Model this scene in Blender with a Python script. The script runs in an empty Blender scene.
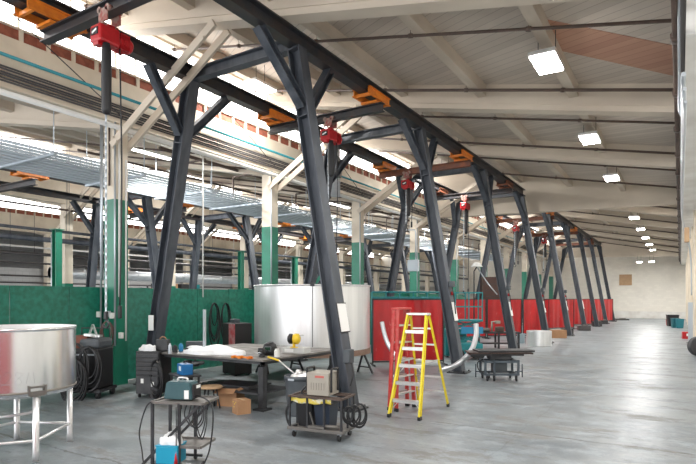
import bpy, bmesh, math, random
from mathutils import Vector, Matrix
random.seed(7)
C = bpy.context.scene.collection
S_, C_ = math.sin(math.radians(31.5)), math.cos(math.radians(31.5))
F_ = 542.0; HY = 299.0; EYE = 1.95
def P(px, d, z=0.0):
    r = (px-348)/F_*d
    return Vector((r*C_-d*S_, r*S_+d*C_, z))
def V(*a): return Vector(a)

# ------------------------------------------------------------------ materials
MATS = {}
def mat(name, col, rough=0.5, metal=0.0, col2=None, scale=4.0, amt=0.5, bump=0.0, stretch=(1,1,1), rough2=None, detail=4, alpha=None, lo=.35, hi=.65, spec=None):
    if name in MATS: return MATS[name]
    m = bpy.data.materials.new(name); m.use_nodes = True
    nt = m.node_tree; b = nt.nodes['Principled BSDF']
    b.inputs['Base Color'].default_value = (*col, 1); b.inputs['Roughness'].default_value = rough
    b.inputs['Metallic'].default_value = metal
    if spec is not None: b.inputs['Specular IOR Level'].default_value = spec
    if col2 is not None or bump or rough2 is not None:
        tc = nt.nodes.new('ShaderNodeTexCoord'); mp = nt.nodes.new('ShaderNodeMapping')
        mp.inputs['Scale'].default_value = stretch
        nt.links.new(tc.outputs['Object'], mp.inputs['Vector'])
        n = nt.nodes.new('ShaderNodeTexNoise'); n.inputs['Scale'].default_value = scale; n.inputs['Detail'].default_value = detail
        nt.links.new(mp.outputs['Vector'], n.inputs['Vector'])
        r = nt.nodes.new('ShaderNodeMapRange'); r.inputs['From Min'].default_value = lo; r.inputs['From Max'].default_value = hi
        nt.links.new(n.outputs['Fac'], r.inputs['Value'])
        if col2 is not None:
            mx = nt.nodes.new('ShaderNodeMix'); mx.data_type = 'RGBA'
            mx.inputs[6].default_value = (*col, 1)
            mx.inputs[7].default_value = tuple(col[i]*(1-amt)+col2[i]*amt for i in range(3))+(1,)
            nt.links.new(r.outputs['Result'], mx.inputs[0]); nt.links.new(mx.outputs[2], b.inputs['Base Color'])
        if rough2 is not None:
            rr = nt.nodes.new('ShaderNodeMapRange'); rr.inputs['To Min'].default_value = rough; rr.inputs['To Max'].default_value = rough2
            nt.links.new(r.outputs['Result'], rr.inputs['Value']); nt.links.new(rr.outputs['Result'], b.inputs['Roughness'])
        if bump:
            bp = nt.nodes.new('ShaderNodeBump'); bp.inputs['Strength'].default_value = bump; bp.inputs['Distance'].default_value = .02
            nt.links.new(n.outputs['Fac'], bp.inputs['Height']); nt.links.new(bp.outputs['Normal'], b.inputs['Normal'])
    MATS[name] = m; return m
def emis(name, col, s):
    if name in MATS: return MATS[name]
    m = bpy.data.materials.new(name); m.use_nodes = True
    b = m.node_tree.nodes['Principled BSDF']
    b.inputs['Base Color'].default_value = (*col, 1); b.inputs['Emission Color'].default_value = (*col, 1); b.inputs['Emission Strength'].default_value = s
    MATS[name] = m; return m
STEEL = mat('dark_painted_steel', (.036,.044,.058), .4, 0, (.12,.13,.15), 5, .6, stretch=(1,1,.25), rough2=.6)
BLACKST = mat('black_steel', (.018,.019,.022), .45, 0, (.06,.06,.065), 6, .6)
RUNWAY = mat('runway_steel', (.022,.025,.032), .45, 0, (.06,.04,.03), 4, .6)
ORANGE = mat('orange_paint', (.80,.25,.02), .45, 0, (.55,.11,.02), 8, .5)
RUST = mat('rusty_orange_steel', (.25,.075,.03), .6, 0, (.09,.045,.035), 5, .8)
RED = mat('red_enamel', (.5,.012,.018), .35, 0, (.3,.01,.012), 8, .5)
CREAM = mat('cream_paint', (.78,.70,.575), .6, 0, (.52,.44,.34), 1.3, .55, bump=.1)
WOODW = mat('whitewashed_wood', (.55,.475,.39), .7, 0, (.36,.30,.24), 2.0, .6, stretch=(1,.3,1))
WOODB = mat('whitewashed_beam', (.64,.56,.46), .7, 0, (.47,.40,.325), 1.2, .6, stretch=(.4,1,1))
GREEN = mat('green_paint', (.012,.2,.12), .35, 0, (.02,.12,.08), 3, .6)
TEAL = mat('teal_paint', (.01,.23,.25), .4, 0, (.02,.14,.16), 5, .5)
BRICK = mat('brown_brick', (.36,.115,.07), .8, 0, (.2,.06,.04), 9, .7, bump=.3)
PIPEB = mat('brown_iron_pipe', (.1,.065,.05), .6, 0, (.05,.035,.03), 6, .6)
PIPEG = mat('galvanised_conduit', (.5,.54,.58), .35, .6)
PIPED = mat('dark_conduit', (.06,.055,.055), .5)
WHITEP = mat('white_pipe', (.75,.75,.72), .4)
TEALP = mat('teal_pipe', (.02,.25,.3), .4)
CABLE = mat('black_rubber_cable', (.012,.012,.014), .45)
CABLEG = mat('grey_cable', (.4,.42,.44), .45)
STAIN = mat('brushed_stainless', (.90,.90,.90), .3, .75, (.76,.76,.76), 3, .6, stretch=(3,3,.15), rough2=.42)
ALU = mat('aluminium', (.75,.75,.74), .35, .8, (.6,.6,.58), 10, .4)
YELLOW = mat('yellow_fibreglass', (.80,.66,.02), .4, 0, (.65,.5,.03), 12, .5)
REDF = mat('red_fibreglass', (.48,.02,.02), .4, 0, (.6,.25,.2), 12, .3)
GREYP = mat('grey_plastic', (.06,.07,.08), .5, 0, (.1,.11,.12), 5, .5)
BLACKP = mat('black_plastic', (.012,.012,.014), .45)
CARD = mat('cardboard', (.42,.23,.12), .8, 0, (.33,.18,.09), 6, .5)
WHITE = mat('white_plastic_film', (.85,.86,.87), .35, 0, (.7,.72,.74), 9, .5, bump=.6)
PAPER = mat('white_paper', (.85,.85,.83), .7)
INK = mat('ink', (.25,.25,.26), .7)
BEIGE = mat('beige_metal', (.36,.33,.28), .45, 0, (.3,.27,.23), 6, .5)
CONC = mat('tank_brown_steel', (.22,.13,.09), .6, 0, (.3,.22,.17), 5, .6)
DUCT = mat('galvanised_duct', (.6,.62,.64), .35, .7, (.45,.47,.5), 4, .6)
WOOD = mat('plywood', (.5,.33,.19), .7, 0, (.4,.26,.15), 4, .6)
CADDY = mat('turquoise_plastic', (.01,.32,.5), .4)
STEELTOP = mat('worn_steel_plate', (.22,.205,.19), .4, .5, (.16,.15,.14), 4, .8, rough2=.6)
CART_B = mat('teal_welder_case', (.03,.085,.1), .45, 0, (.05,.12,.13), 6, .5)
LED = emis('led_panel', (1,.98,.94), 22)
STRIP = emis('fluorescent_tube', (1,.98,.95), 6)
GLASS = emis('daylit_frosted_glass', (.98,.99,1), 3.4)

def floor_mat():
    m = bpy.data.materials.new('polished_concrete'); m.use_nodes = True
    nt = m.node_tree; L = nt.links; N = nt.nodes.new; b = nt.nodes['Principled BSDF']
    tc = N('ShaderNodeTexCoord'); sp = N('ShaderNodeSeparateXYZ'); L.new(tc.outputs['Object'], sp.inputs[0])
    def noise(scale, det=5, rough=.6, st=(1,1,1)):
        mp = N('ShaderNodeMapping'); mp.inputs['Scale'].default_value = st; L.new(tc.outputs['Object'], mp.inputs['Vector'])
        n = N('ShaderNodeTexNoise'); n.inputs['Scale'].default_value = scale; n.inputs['Detail'].default_value = det
        n.inputs['Roughness'].default_value = rough; L.new(mp.outputs[0], n.inputs['Vector']); return n
    def ramp(src, a, c, ta=0, tb=1):
        r = N('ShaderNodeMapRange'); r.inputs['From Min'].default_value = a; r.inputs['From Max'].default_value = c
        r.inputs['To Min'].default_value = ta; r.inputs['To Max'].default_value = tb
        L.new(src, r.inputs['Value']); return r.outputs['Result']
    def mix(f, a, c):
        x = N('ShaderNodeMix'); x.data_type = 'RGBA'
        if isinstance(a, tuple): x.inputs[6].default_value = (*a, 1)
        else: L.new(a, x.inputs[6])
        if isinstance(c, tuple): x.inputs[7].default_value = (*c, 1)
        else: L.new(c, x.inputs[7])
        L.new(f, x.inputs[0]); return x.outputs[2]
    def math_(op, a, c=None):
        x = N('ShaderNodeMath'); x.operation = op
        for i, v in enumerate((a, c)):
            if v is None: continue
            if isinstance(v, (int, float)): x.inputs[i].default_value = v
            else: L.new(v, x.inputs[i])
        return x.outputs[0]
    big = noise(.6, 7, .65); mid = noise(1.9, 10, .78, (1,1.5,1)); fine = noise(9, 8, .78); stn = noise(1.1, 10, .76, (.6,1.4,1))
    col = mix(ramp(big.outputs['Fac'], .38, .62), (.155,.178,.195), (.225,.245,.255))
    col = mix(ramp(mid.outputs['Fac'], .50, .57, 0, .5), col, (.32,.36,.395))
    col = mix(ramp(stn.outputs['Fac'], .54, .585, 0, .62), col, (.17,.16,.145))
    col = mix(ramp(fine.outputs['Fac'], .56, .64, 0, .4), col, (.12,.118,.115))
    # saw-cut joints and cracks
    wob = noise(1.3, 5, .6)
    w = ramp(wob.outputs['Fac'], 0, 1, -.14, .14)
    jy = math_('ABSOLUTE', math_('SUBTRACT', math_('FRACT', math_('DIVIDE', math_('ADD', math_('ADD', sp.outputs[1], w), 41.95), 4.0)), .5))
    jx = math_('ABSOLUTE', math_('SUBTRACT', math_('FRACT', math_('DIVIDE', math_('ADD', math_('ADD', sp.outputs[0], w), 62.0), 8.0)), .5))
    line = math_('MAXIMUM', math_('LESS_THAN', jy, .0045), math_('MULTIPLY', math_('LESS_THAN', jx, .0016), .35))
    brk = ramp(noise(2.2, 4, .7).outputs['Fac'], .38, .5)
    line = math_('MULTIPLY', line, math_('MULTIPLY', brk, .8))
    col = mix(line, col, (.07,.065,.06))
    L.new(col, b.inputs['Base Color'])
    rg = math_('ADD', ramp(mid.outputs['Fac'], .4, .65, .3, .46), ramp(stn.outputs['Fac'], .5, .62, 0, .2))
    L.new(rg, b.inputs['Roughness'])
    b.inputs['Specular IOR Level'].default_value = .35
    bp = N('ShaderNodeBump'); bp.inputs['Strength'].default_value = .12; bp.inputs['Distance'].default_value = .01
    L.new(mid.outputs['Fac'], bp.inputs['Height']); L.new(bp.outputs['Normal'], b.inputs['Normal'])
    return m
FLOORM = floor_mat()

def roof_mat(name, ca, cb, line):
    m = bpy.data.materials.new(name); m.use_nodes = True
    nt = m.node_tree; L = nt.links; N = nt.nodes.new; b = nt.nodes['Principled BSDF']
    tc = N('ShaderNodeTexCoord'); mp = N('ShaderNodeMapping'); mp.inputs['Rotation'].default_value = (0,0,math.radians(35))
    L.new(tc.outputs['Object'], mp.inputs['Vector'])
    sp = N('ShaderNodeSeparateXYZ'); L.new(mp.outputs[0], sp.inputs[0])
    d = N('ShaderNodeMath'); d.operation = 'DIVIDE'; d.inputs[1].default_value = .19; L.new(sp.outputs[1], d.inputs[0])
    fr = N('ShaderNodeMath'); fr.operation = 'FRACT'; L.new(d.outputs[0], fr.inputs[0])
    fl = N('ShaderNodeMath'); fl.operation = 'FLOOR'; L.new(d.outputs[0], fl.inputs[0])
    wn = N('ShaderNodeTexWhiteNoise'); wn.noise_dimensions = '1D'; L.new(fl.outputs[0], wn.inputs['W'])
    n = N('ShaderNodeTexNoise'); n.inputs['Scale'].default_value = 1.4; n.inputs['Detail'].default_value = 6; L.new(mp.outputs[0], n.inputs['Vector'])
    a = N('ShaderNodeMath'); a.operation = 'ADD'; L.new(wn.outputs['Value'], a.inputs[0]); L.new(n.outputs['Fac'], a.inputs[1])
    r = N('ShaderNodeMapRange'); r.inputs['From Min'].default_value = .4; r.inputs['From Max'].default_value = 1.5; L.new(a.outputs[0], r.inputs['Value'])
    mx = N('ShaderNodeMix'); mx.data_type = 'RGBA'; mx.inputs[6].default_value = (*ca,1); mx.inputs[7].default_value = (*cb,1); L.new(r.outputs[0], mx.inputs[0])
    lt = N('ShaderNodeMath'); lt.operation = 'LESS_THAN'; lt.inputs[1].default_value = .09; L.new(fr.outputs[0], lt.inputs[0])
    ml = N('ShaderNodeMath'); ml.operation = 'MULTIPLY'; ml.inputs[1].default_value = .45; L.new(lt.outputs[0], ml.inputs[0])
    m2 = N('ShaderNodeMix'); m2.data_type = 'RGBA'; L.new(mx.outputs[2], m2.inputs[6]); m2.inputs[7].default_value = (*line,1); L.new(ml.outputs[0], m2.inputs[0])
    L.new(m2.outputs[2], b.inputs['Base Color']); b.inputs['Roughness'].default_value = .8
    return m
ROOFM = roof_mat('roof_boards', (.56,.49,.42), (.45,.39,.33), (.2,.17,.15))
PATCHM = roof_mat('bare_roof_boards', (.50,.29,.20), (.40,.21,.15), (.22,.08,.06))

def wall_mat(name, c, mortar, w=.4, h=.2, off=(0,0)):
    m = bpy.data.materials.new(name); m.use_nodes = True
    nt = m.node_tree; L = nt.links; N = nt.nodes.new; b = nt.nodes['Principled BSDF']
    tc = N('ShaderNodeTexCoord'); sp = N('ShaderNodeSeparateXYZ'); L.new(tc.outputs['Object'], sp.inputs[0])
    ad = N('ShaderNodeMath'); ad.operation = 'ADD'; L.new(sp.outputs[0], ad.inputs[0]); L.new(sp.outputs[1], ad.inputs[1])
    cb = N('ShaderNodeCombineXYZ'); L.new(ad.outputs[0], cb.inputs[0]); L.new(sp.outputs[2], cb.inputs[1])
    bt = N('ShaderNodeTexBrick'); bt.inputs['Scale'].default_value = 1; bt.inputs['Brick Width'].default_value = w; bt.inputs['Row Height'].default_value = h
    bt.inputs['Mortar Size'].default_value = .008
    bt.inputs['Color1'].default_value = (*c,1); bt.inputs['Color2'].default_value = (*[x*.94 for x in c],1); bt.inputs['Mortar'].default_value = (*mortar,1)
    L.new(cb.outputs[0], bt.inputs['Vector'])
    n = N('ShaderNodeTexNoise'); n.inputs['Scale'].default_value = .6; n.inputs['Detail'].default_value = 6; L.new(tc.outputs['Object'], n.inputs['Vector'])
    r = N('ShaderNodeMapRange'); r.inputs['From Min'].default_value = .5; r.inputs['From Max'].default_value = .75; r.inputs['To Max'].default_value = .35; L.new(n.outputs['Fac'], r.inputs['Value'])
    mx = N('ShaderNodeMix'); mx.data_type = 'RGBA'; L.new(bt.outputs['Color'], mx.inputs[6]); mx.inputs[7].default_value = (*[x*.72 for x in mortar],1); L.new(r.outputs[0], mx.inputs[0])
    L.new(mx.outputs[2], b.inputs['Base Color']); b.inputs['Roughness'].default_value = .7
    return m
WALLM = wall_mat('painted_block_wall', (.85,.815,.74), (.79,.755,.69))
WALLG = wall_mat('grey_block_wall', (.45,.45,.45), (.33,.33,.33))
def curtain_mat():
    m = mat('red_vinyl', (.55,.009,.013), .3, 0, (.36,.006,.010), 2.2, .8, bump=.35, stretch=(1,1,.4))
    b = m.node_tree.nodes['Principled BSDF']
    b.inputs['Coat Weight'].default_value = .25
    nt = m.node_tree; L = nt.links
    tc = nt.nodes.new('ShaderNodeTexCoord'); mp = nt.nodes.new('ShaderNodeMapping'); mp.inputs['Scale'].default_value = (5,5,1.6); mp.inputs['Rotation'].default_value = (0,.7,0)
    L.new(tc.outputs['Object'], mp.inputs['Vector']); n = nt.nodes.new('ShaderNodeTexNoise'); n.inputs['Scale'].default_value = 1.7; n.inputs['Detail'].default_value = 9; n.inputs['Roughness'].default_value = .75
    L.new(mp.outputs[0], n.inputs['Vector']); r = nt.nodes.new('ShaderNodeMapRange'); r.inputs['From Min'].default_value = .60; r.inputs['From Max'].default_value = .72; r.inputs['To Max'].default_value = .45
    L.new(n.outputs['Fac'], r.inputs['Value']); mx = nt.nodes.new('ShaderNodeMix'); mx.data_type = 'RGBA'
    src = b.inputs['Base Color'].links[0].from_socket; L.new(src, mx.inputs[6]); mx.inputs[7].default_value = (.75,.35,.33,1); L.new(r.outputs[0], mx.inputs[0]); L.new(mx.outputs[2], b.inputs['Base Color'])  # pale streaks paint the glints on the vinyl creases into the colour
    return m
REDV = curtain_mat()
GREENP = mat('green_painted_board', (.008,.135,.085), .34, 0, (.02,.24,.17), 9, .7, bump=.25, detail=8)

# ------------------------------------------------------------------ mesh builder
class MB:
    def __init__(s): s.bm = bmesh.new(); s.mi = 0
    def _f(s, vs):
        try:
            f = s.bm.faces.new(vs); f.material_index = s.mi; return f
        except ValueError: return None
    def prism8(s, pts):   # 4 bottom, 4 top
        v = [s.bm.verts.new(p) for p in pts]
        for q in ((3,2,1,0),(4,5,6,7),(0,1,5,4),(1,2,6,5),(2,3,7,6),(3,0,4,7)): s._f([v[i] for i in q])
        return s
    def box(s, c, sz, rz=0, bev=0, rx=0, ry=0):
        M = Matrix.Translation(Vector(c)) @ Matrix.Rotation(rz,4,'Z') @ Matrix.Rotation(ry,4,'Y') @ Matrix.Rotation(rx,4,'X')
        x,y,z = sz[0]/2, sz[1]/2, sz[2]/2
        P_ = [M @ Vector(p) for p in ((-x,-y,-z),(x,-y,-z),(x,y,-z),(-x,y,-z),(-x,-y,z),(x,-y,z),(x,y,z),(-x,y,z))]
        if not bev: return s.prism8(P_)
        n0 = len(s.bm.verts); s.prism8(P_); s.bm.verts.ensure_lookup_table()
        vs = s.bm.verts[n0:]; es = {e for v in vs for e in v.link_edges}
        bmesh.ops.bevel(s.bm, geom=list(es), offset=bev, segments=2, affect='EDGES', profile=.5)
        return s
    def bar(s, a, b, w, h, u=(0,1,0)):    # oriented box from a to b, width w along u, depth h across
        a, b = Vector(a), Vector(b); ax = (b-a).normalized(); u = Vector(u); u = (u-ax*u.dot(ax)).normalized(); v = ax.cross(u)
        P_ = []
        for p in (a, b):
            for i, j in ((-1,-1),(1,-1),(1,1),(-1,1)): P_.append(p+u*w/2*i+v*h/2*j)
        return s.prism8(P_)
    def hbeam(s, a, b, w, h, u=(0,1,0), t=.02):   # flanges of width w along u, separated by h
        a, b = Vector(a), Vector(b); ax = (b-a).normalized(); uu = Vector(u); uu = (uu-ax*uu.dot(ax)).normalized(); v = ax.cross(uu)
        for k in (-1, 1): s.bar(a+v*k*(h/2-t/2), b+v*k*(h/2-t/2), w, t, uu)
        s.bar(a, b, t*.8, h-2*t, uu); return s
    def tube(s, pts, r, n=8, caps=True):
        pts = [Vector(p) for p in pts]
        if len(pts) < 2: return s
        rings = []; up = None
        for i, p in enumerate(pts):
            t = (pts[min(i+1,len(pts)-1)]-pts[max(i-1,0)])
            if t.length < 1e-9: t = Vector((0,0,1))
            t.normalize()
            if up is None:
                up = Vector((0,0,1)) if abs(t.z) < .9 else Vector((1,0,0))
            up = (up - t*up.dot(t))
            if up.length < 1e-4: up = t.orthogonal()
            up.normalize(); sd = t.cross(up)
            rr = r[i] if isinstance(r, (list, tuple)) else r
            rings.append([s.bm.verts.new(p+(up*math.cos(2*math.pi*k/n)+sd*math.sin(2*math.pi*k/n))*rr) for k in range(n)])
        for A, B in zip(rings, rings[1:]):
            for k in range(n):
                f = s._f([A[k],A[(k+1)%n],B[(k+1)%n],B[k]])
                if f: f.smooth = True
        if caps: s._f(rings[0][::-1]); s._f(rings[-1])
        return s
    def lathe(s, prof, n=32, c=(0,0,0), axis='Z', rot=None):
        M = Matrix.Translation(Vector(c))
        if rot is not None: M = M @ rot
        elif axis == 'X': M = M @ Matrix.Rotation(math.pi/2,4,'Y')
        elif axis == 'Y': M = M @ Matrix.Rotation(-math.pi/2,4,'X')
        q = [prof[0]]
        for (r0,z0),(r1,z1) in zip(prof, prof[1:]):
            L = math.hypot(r1-r0, z1-z0)
            if L > .08:
                e = min(.012, L*.1)/L; q += [(r0+(r1-r0)*e, z0+(z1-z0)*e), (r1+(r0-r1)*e, z1+(z0-z1)*e)]
            q.append((r1,z1))
        prof = q
        rings = [[s.bm.verts.new(M @ Vector((max(r,1e-4)*math.cos(2*math.pi*k/n), max(r,1e-4)*math.sin(2*math.pi*k/n), z))) for k in range(n)] for r, z in prof]
        for A, B in zip(rings, rings[1:]):
            for k in range(n):
                f = s._f([A[k],A[(k+1)%n],B[(k+1)%n],B[k]])
                if f: f.smooth = True
        return s
    def cyl(s, a, b, r, n=16): return s.tube([a, b], r, n)
    def grid(s, fn, nu, nv, thick=0):
        vs = [[s.bm.verts.new(fn(i/nu, j/nv)) for j in range(nv+1)] for i in range(nu+1)]
        for i in range(nu):
            for j in range(nv):
                f = s._f([vs[i][j],vs[i+1][j],vs[i+1][j+1],vs[i][j+1]])
                if f: f.smooth = True
        return s
    def build(s, name, m, parent=None, solid=0, label=None):
        bmesh.ops.recalc_face_normals(s.bm, faces=s.bm.faces)
        me = bpy.data.meshes.new(name); s.bm.to_mesh(me); s.bm.free()
        for x in (m if isinstance(m, (list, tuple)) else [m]): me.materials.append(x)
        o = bpy.data.objects.new(name, me); C.objects.link(o)
        if parent: o.parent = parent
        if solid:
            md = o.modifiers.new('thickness', 'SOLIDIFY'); md.thickness = solid; md.offset = 0
        if label: o['label'] = label
        return o
def tag(o, label, cat, group=None, kind=None):
    if label: o['label'] = label
    if cat: o['category'] = cat
    if group: o['group'] = group
    if kind: o['kind'] = kind
    return o
def struct(o): o['kind'] = 'structure'; return o
def thing(name, label, cat, loc=(0,0,0), rz=0, group=None):
    o = bpy.data.objects.new(name, None); o.empty_display_size = .2; C.objects.link(o)
    o.location = loc; o.rotation_euler = (0,0,rz); return tag(o, label, cat, group)
def dup(o, loc=None, rz=None, label=None):
    def cp(x, par):
        c = x.copy(); C.objects.link(c); c.parent = par
        for ch in kids.get(x.name, []): cp(ch, c)
        return c
    kids = {}
    for x in bpy.data.objects:
        if x.parent: kids.setdefault(x.parent.name, []).append(x)
    r = cp(o, None)
    if loc is not None: r.location = loc
    if rz is not None: r.rotation_euler = (0,0,rz)
    if label: r['label'] = label
    return r
def arc(c, r, a0, a1, n, u=(1,0,0), v=(0,0,1)):
    u, v, c = Vector(u), Vector(v), Vector(c)
    return [c+(u*math.cos(a0+(a1-a0)*i/n)+v*math.sin(a0+(a1-a0)*i/n))*r for i in range(n+1)]
def smooth(pts, k=8):     # catmull-rom
    pts = [Vector(p) for p in pts]; q = [pts[0]]+pts+[pts[-1]]; out = []
    for i in range(1, len(q)-2):
        for j in range(k):
            t = j/k; a,b,c,d = q[i-1],q[i],q[i+1],q[i+2]
            out.append(.5*((2*b)+(c-a)*t+(2*a-5*b+4*c-d)*t*t+(3*b-a-3*c+d)*t**3))
    out.append(pts[-1]); return out
ORD = ['nearest','second','third','fourth','fifth','sixth','seventh','eighth','ninth','tenth','eleventh','twelfth']

# ================================================================== SETTING
SL = .2; X0S = [0, -11, -22, -33]
BY = [2.35+5.45*k for k in range(0, 11)]
Y0, Y1 = -4.0, 62.0
struct(MB().box((-20.5, (Y0+Y1)/2-1, -.1), (49, Y1-Y0+4, .2)).build('floor', FLOORM))
def broof(x0, x): return 5.79+SL*(x0-x)      # bottom of beams
def roof(x0, x): return broof(x0, x)+.6
tn = [0]
def trim(mb, m):
    tn[0] += 1; return struct(mb.build('trim_%d' % tn[0], m))
for bi, x0 in enumerate(X0S):
    xa, xb = x0-11, x0 + (3.5 if bi == 0 else 0)
    if bi == 0:
        mb = MB().prism8([(xa,Y0,roof(0,xa)),(xb,Y0,roof(0,xb)),(xb,Y1,roof(0,xb)),(xa,Y1,roof(0,xa)),
              (xa,Y0,roof(0,xa)+.12),(xb,Y0,roof(0,xb)+.12),(xb,Y1,roof(0,xb)+.12),(xa,Y1,roof(0,xa)+.12)])
    else:
        mb = MB().prism8([(xa,Y0,roof(x0,xa)),(xb,Y0,roof(x0,xb)),(xb,Y1,roof(x0,xb)),(xa,Y1,roof(x0,xa)),
              (xa,Y0,roof(x0,xa)+.12),(xb,Y0,roof(x0,xb)+.12),(xb,Y1,roof(x0,xb)+.12),(xa,Y1,roof(x0,xa)+.12)])
    struct(mb.build('ceiling', ROOFM))
    # cross beams
    for k, y in enumerate(BY):
        if bi and y < 7: continue
        if bi > 1 and y < 12: continue
        w = .17; xr = x0-.12; xl = xa+.0
        if bi == 0: xr = .05
        mb = MB()
        deep = bi == 0 and (k in (4, 10))
        y0_ = y
        if deep and k == 4: y = 25.78
        zbl = 6.05 if deep else broof(x0, xl); zbr = 5.86 if deep else broof(x0, xr)
        if deep: zbr = 5.80; w = .2
        mb.prism8([(xl,y-w,zbl),(xr,y-w,zbr),(xr,y+w,zbr),(xl,y+w,zbl),
                   (xl,y-w,roof(x0,xl)),(xr,y-w,roof(x0,xr)),(xr,y+w,roof(x0,xr)),(xl,y+w,roof(x0,xl))])
        if not deep:   # bottom bead like the doubled planks
            mb.prism8([(xl,y-w-.03,zbl+.12),(xr,y-w-.03,zbr+.12),(xr,y-w+.01,zbr+.12),(xl,y-w+.01,zbl+.12),
                       (xl,y-w-.03,zbl+.16),(xr,y-w-.03,zbr+.16),(xr,y-w+.01,zbr+.16),(xl,y-w+.01,zbl+.16)])
        trim(mb, WOODB)
    for j in range(5):
        px = x0-2.05-j*2.1
        z = roof(x0, px)
        trim(MB().prism8([(px-.10,Y0,z-.3),(px+.10,Y0,z-.3),(px+.10,Y1,z-.3),(px-.10,Y1,z-.3),(px-.10,Y0,z+.02),(px+.10,Y0,z-.01),(px+.10,Y1,z-.01),(px-.10,Y1,z+.02)]), WOODW)
# bare plank patch in the roof (underside boards without paint)
def roofpt(px, py, lift=.012):     # point on bay-1 roof underside seen along a direction
    d = Vector(((px-348)/F_*C_-S_, (px-348)/F_*S_+C_, (HY-py)/F_))
    t = (6.39-lift-EYE)/(d.z+SL*d.x); return Vector((0,0,EYE))+d*t
a, b, c_, d_ = roofpt(547,20), roofpt(674,46), roofpt(674,76), roofpt(557,50)
trim(MB().prism8([a,b,c_,d_]+[p+Vector((0,0,.01)) for p in (a,b,c_,d_)]), PATCHM)
# clerestories
for ci, x in enumerate((-11, -22, -33)):
    ys = [5.0, 9.5, 14.0][ci]-2.0
    trim(MB().box((x, (ys+Y1)/2, 6.42), (.3, Y1-ys, 1.0)), CREAM)
    trim(MB().box((x+.17, (ys+Y1)/2, 6.0), (.12, Y1-ys, .18)), CREAM)
    trim(MB().box((x-.02, (ys+Y1)/2, 7.03), (.2, Y1-ys, .24)), BRICK)
    trim(MB().box((x, (ys+Y1)/2, 8.45), (.3, Y1-ys, .32)), CREAM)
    wn_ = struct(MB().box((x-.05, (ys+Y1)/2, 7.74), (.03, Y1-ys, 1.16)).build('window_%d' % (ci+1), GLASS))
    mb = MB(); y = ys; i = 0
    while y < Y1:
        far = y > 34
        mb.box((x+.07, y, 7.03), (.12, .07, .24)); mb.box((x+.0, y, 7.74), (.05, .03, 1.2))
        y += .53; i += 1
    mb.box((x+.08, (ys+Y1)/2, 7.165), (.12, Y1-ys, .03))
    mb.box((x+.0, (ys+Y1)/2, 7.75), (.04, Y1-ys, .02))
    mb.build('window_frame', CREAM, wn_)
# walls
struct(MB().box((-20.5, Y1+.15, 4.3), (49, .3, 8.6)).build('wall_back', WALLM))
struct(MB().box((-44.1, 30, 4.3), (.3, 68, 8.6)).build('wall_left', WALLG))
mb = MB(); mb.box((.9, 34.5, 3.2), (.3, 55, 6.4)); mb.box((2.2, 7.1, 3.2), (2.9, .25, 6.4)); mb.box((3.6, 1.5, 3.0), (.2, 11.5, 6.0))
struct(mb.build('wall_right', WALLM))
trim(MB().box((.42, 35, 5.7), (.72, 54, .9)), mat('white_render', (.82,.81,.78), .6, 0, (.6,.57,.52), 1.2, .6))
for y in BY[4:]:
    trim(MB().box((.6, y, 2.7), (.34, .5, 5.2)), CREAM)
# base of the far wall: pale band
trim(MB().box((-6, Y1-.02, .35), (13, .06, .7)), mat('pale_band', (.80,.79,.76), .6, 0, (.55,.5,.45), 1.5, .5))
# grey low partition far left (under third clerestory)
trim(MB().box((-33.5, 32, 1.9), (.2, 50, 3.8)), WALLG)
o = MB().box((0,0,0), (1.15, .06, 1.1)).build('wall_board', WOOD); o.location = (-4.75, Y1-.05, 3.9)
tag(o, 'square brown wooden board fixed to the cream far end wall', 'board')

# ================================================================== BUILDING COLUMNS
def column(x, y, cat_label, group, gz=4.2, top=5.95, brace=True):
    t = thing('building_column', cat_label, 'column', (x, y, 0), 0, group)
    mb = MB(); mb.box((0,0,(gz+top)/2+.0), (.36,.34,top-gz)); mb.mi = 1; mb.box((0,0,gz/2), (.37,.35,gz))
    mb.build('shaft', [CREAM, GREEN if gz > .1 else CREAM], t)
    if brace:
        for k in (-1, 1):
            mb = MB().bar((.12, k*.2, top-.55), (3.3, k*.2, broof(0,-7.7)-.02), .06, .17)
            for q in ((.25,k*.24,top-.4),(.35,k*.24,top-.5),(3.05,k*.24,broof(0,-7.7)-.25)): mb.cyl(q, (q[0], q[1]+k*.02, q[2]), .025, 6)
            mb.build('knee_brace', WOODB, t)
    return t
ordL = ['first','second','third','fourth','fifth','sixth','seventh','eighth','ninth','tenth']
for i, y in enumerate(BY[1:]):
    column(-11, y, 'cream column with green lower half, %s from the left in the row along the green partition' % ordL[i], 'columns along the green partition')
for i, y in enumerate(BY[2:]):
    column(-22, y, 'cream column with green foot in the second aisle behind the green partition, %s from the left' % ordL[i], 'columns of the second aisle', 2.6)
for i, y in enumerate(BY[3:8]):
    column(-33, y, 'plain cream column of the farthest aisle on the left, %s from the left' % ordL[i], 'columns of the farthest aisle', .05)

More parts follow.
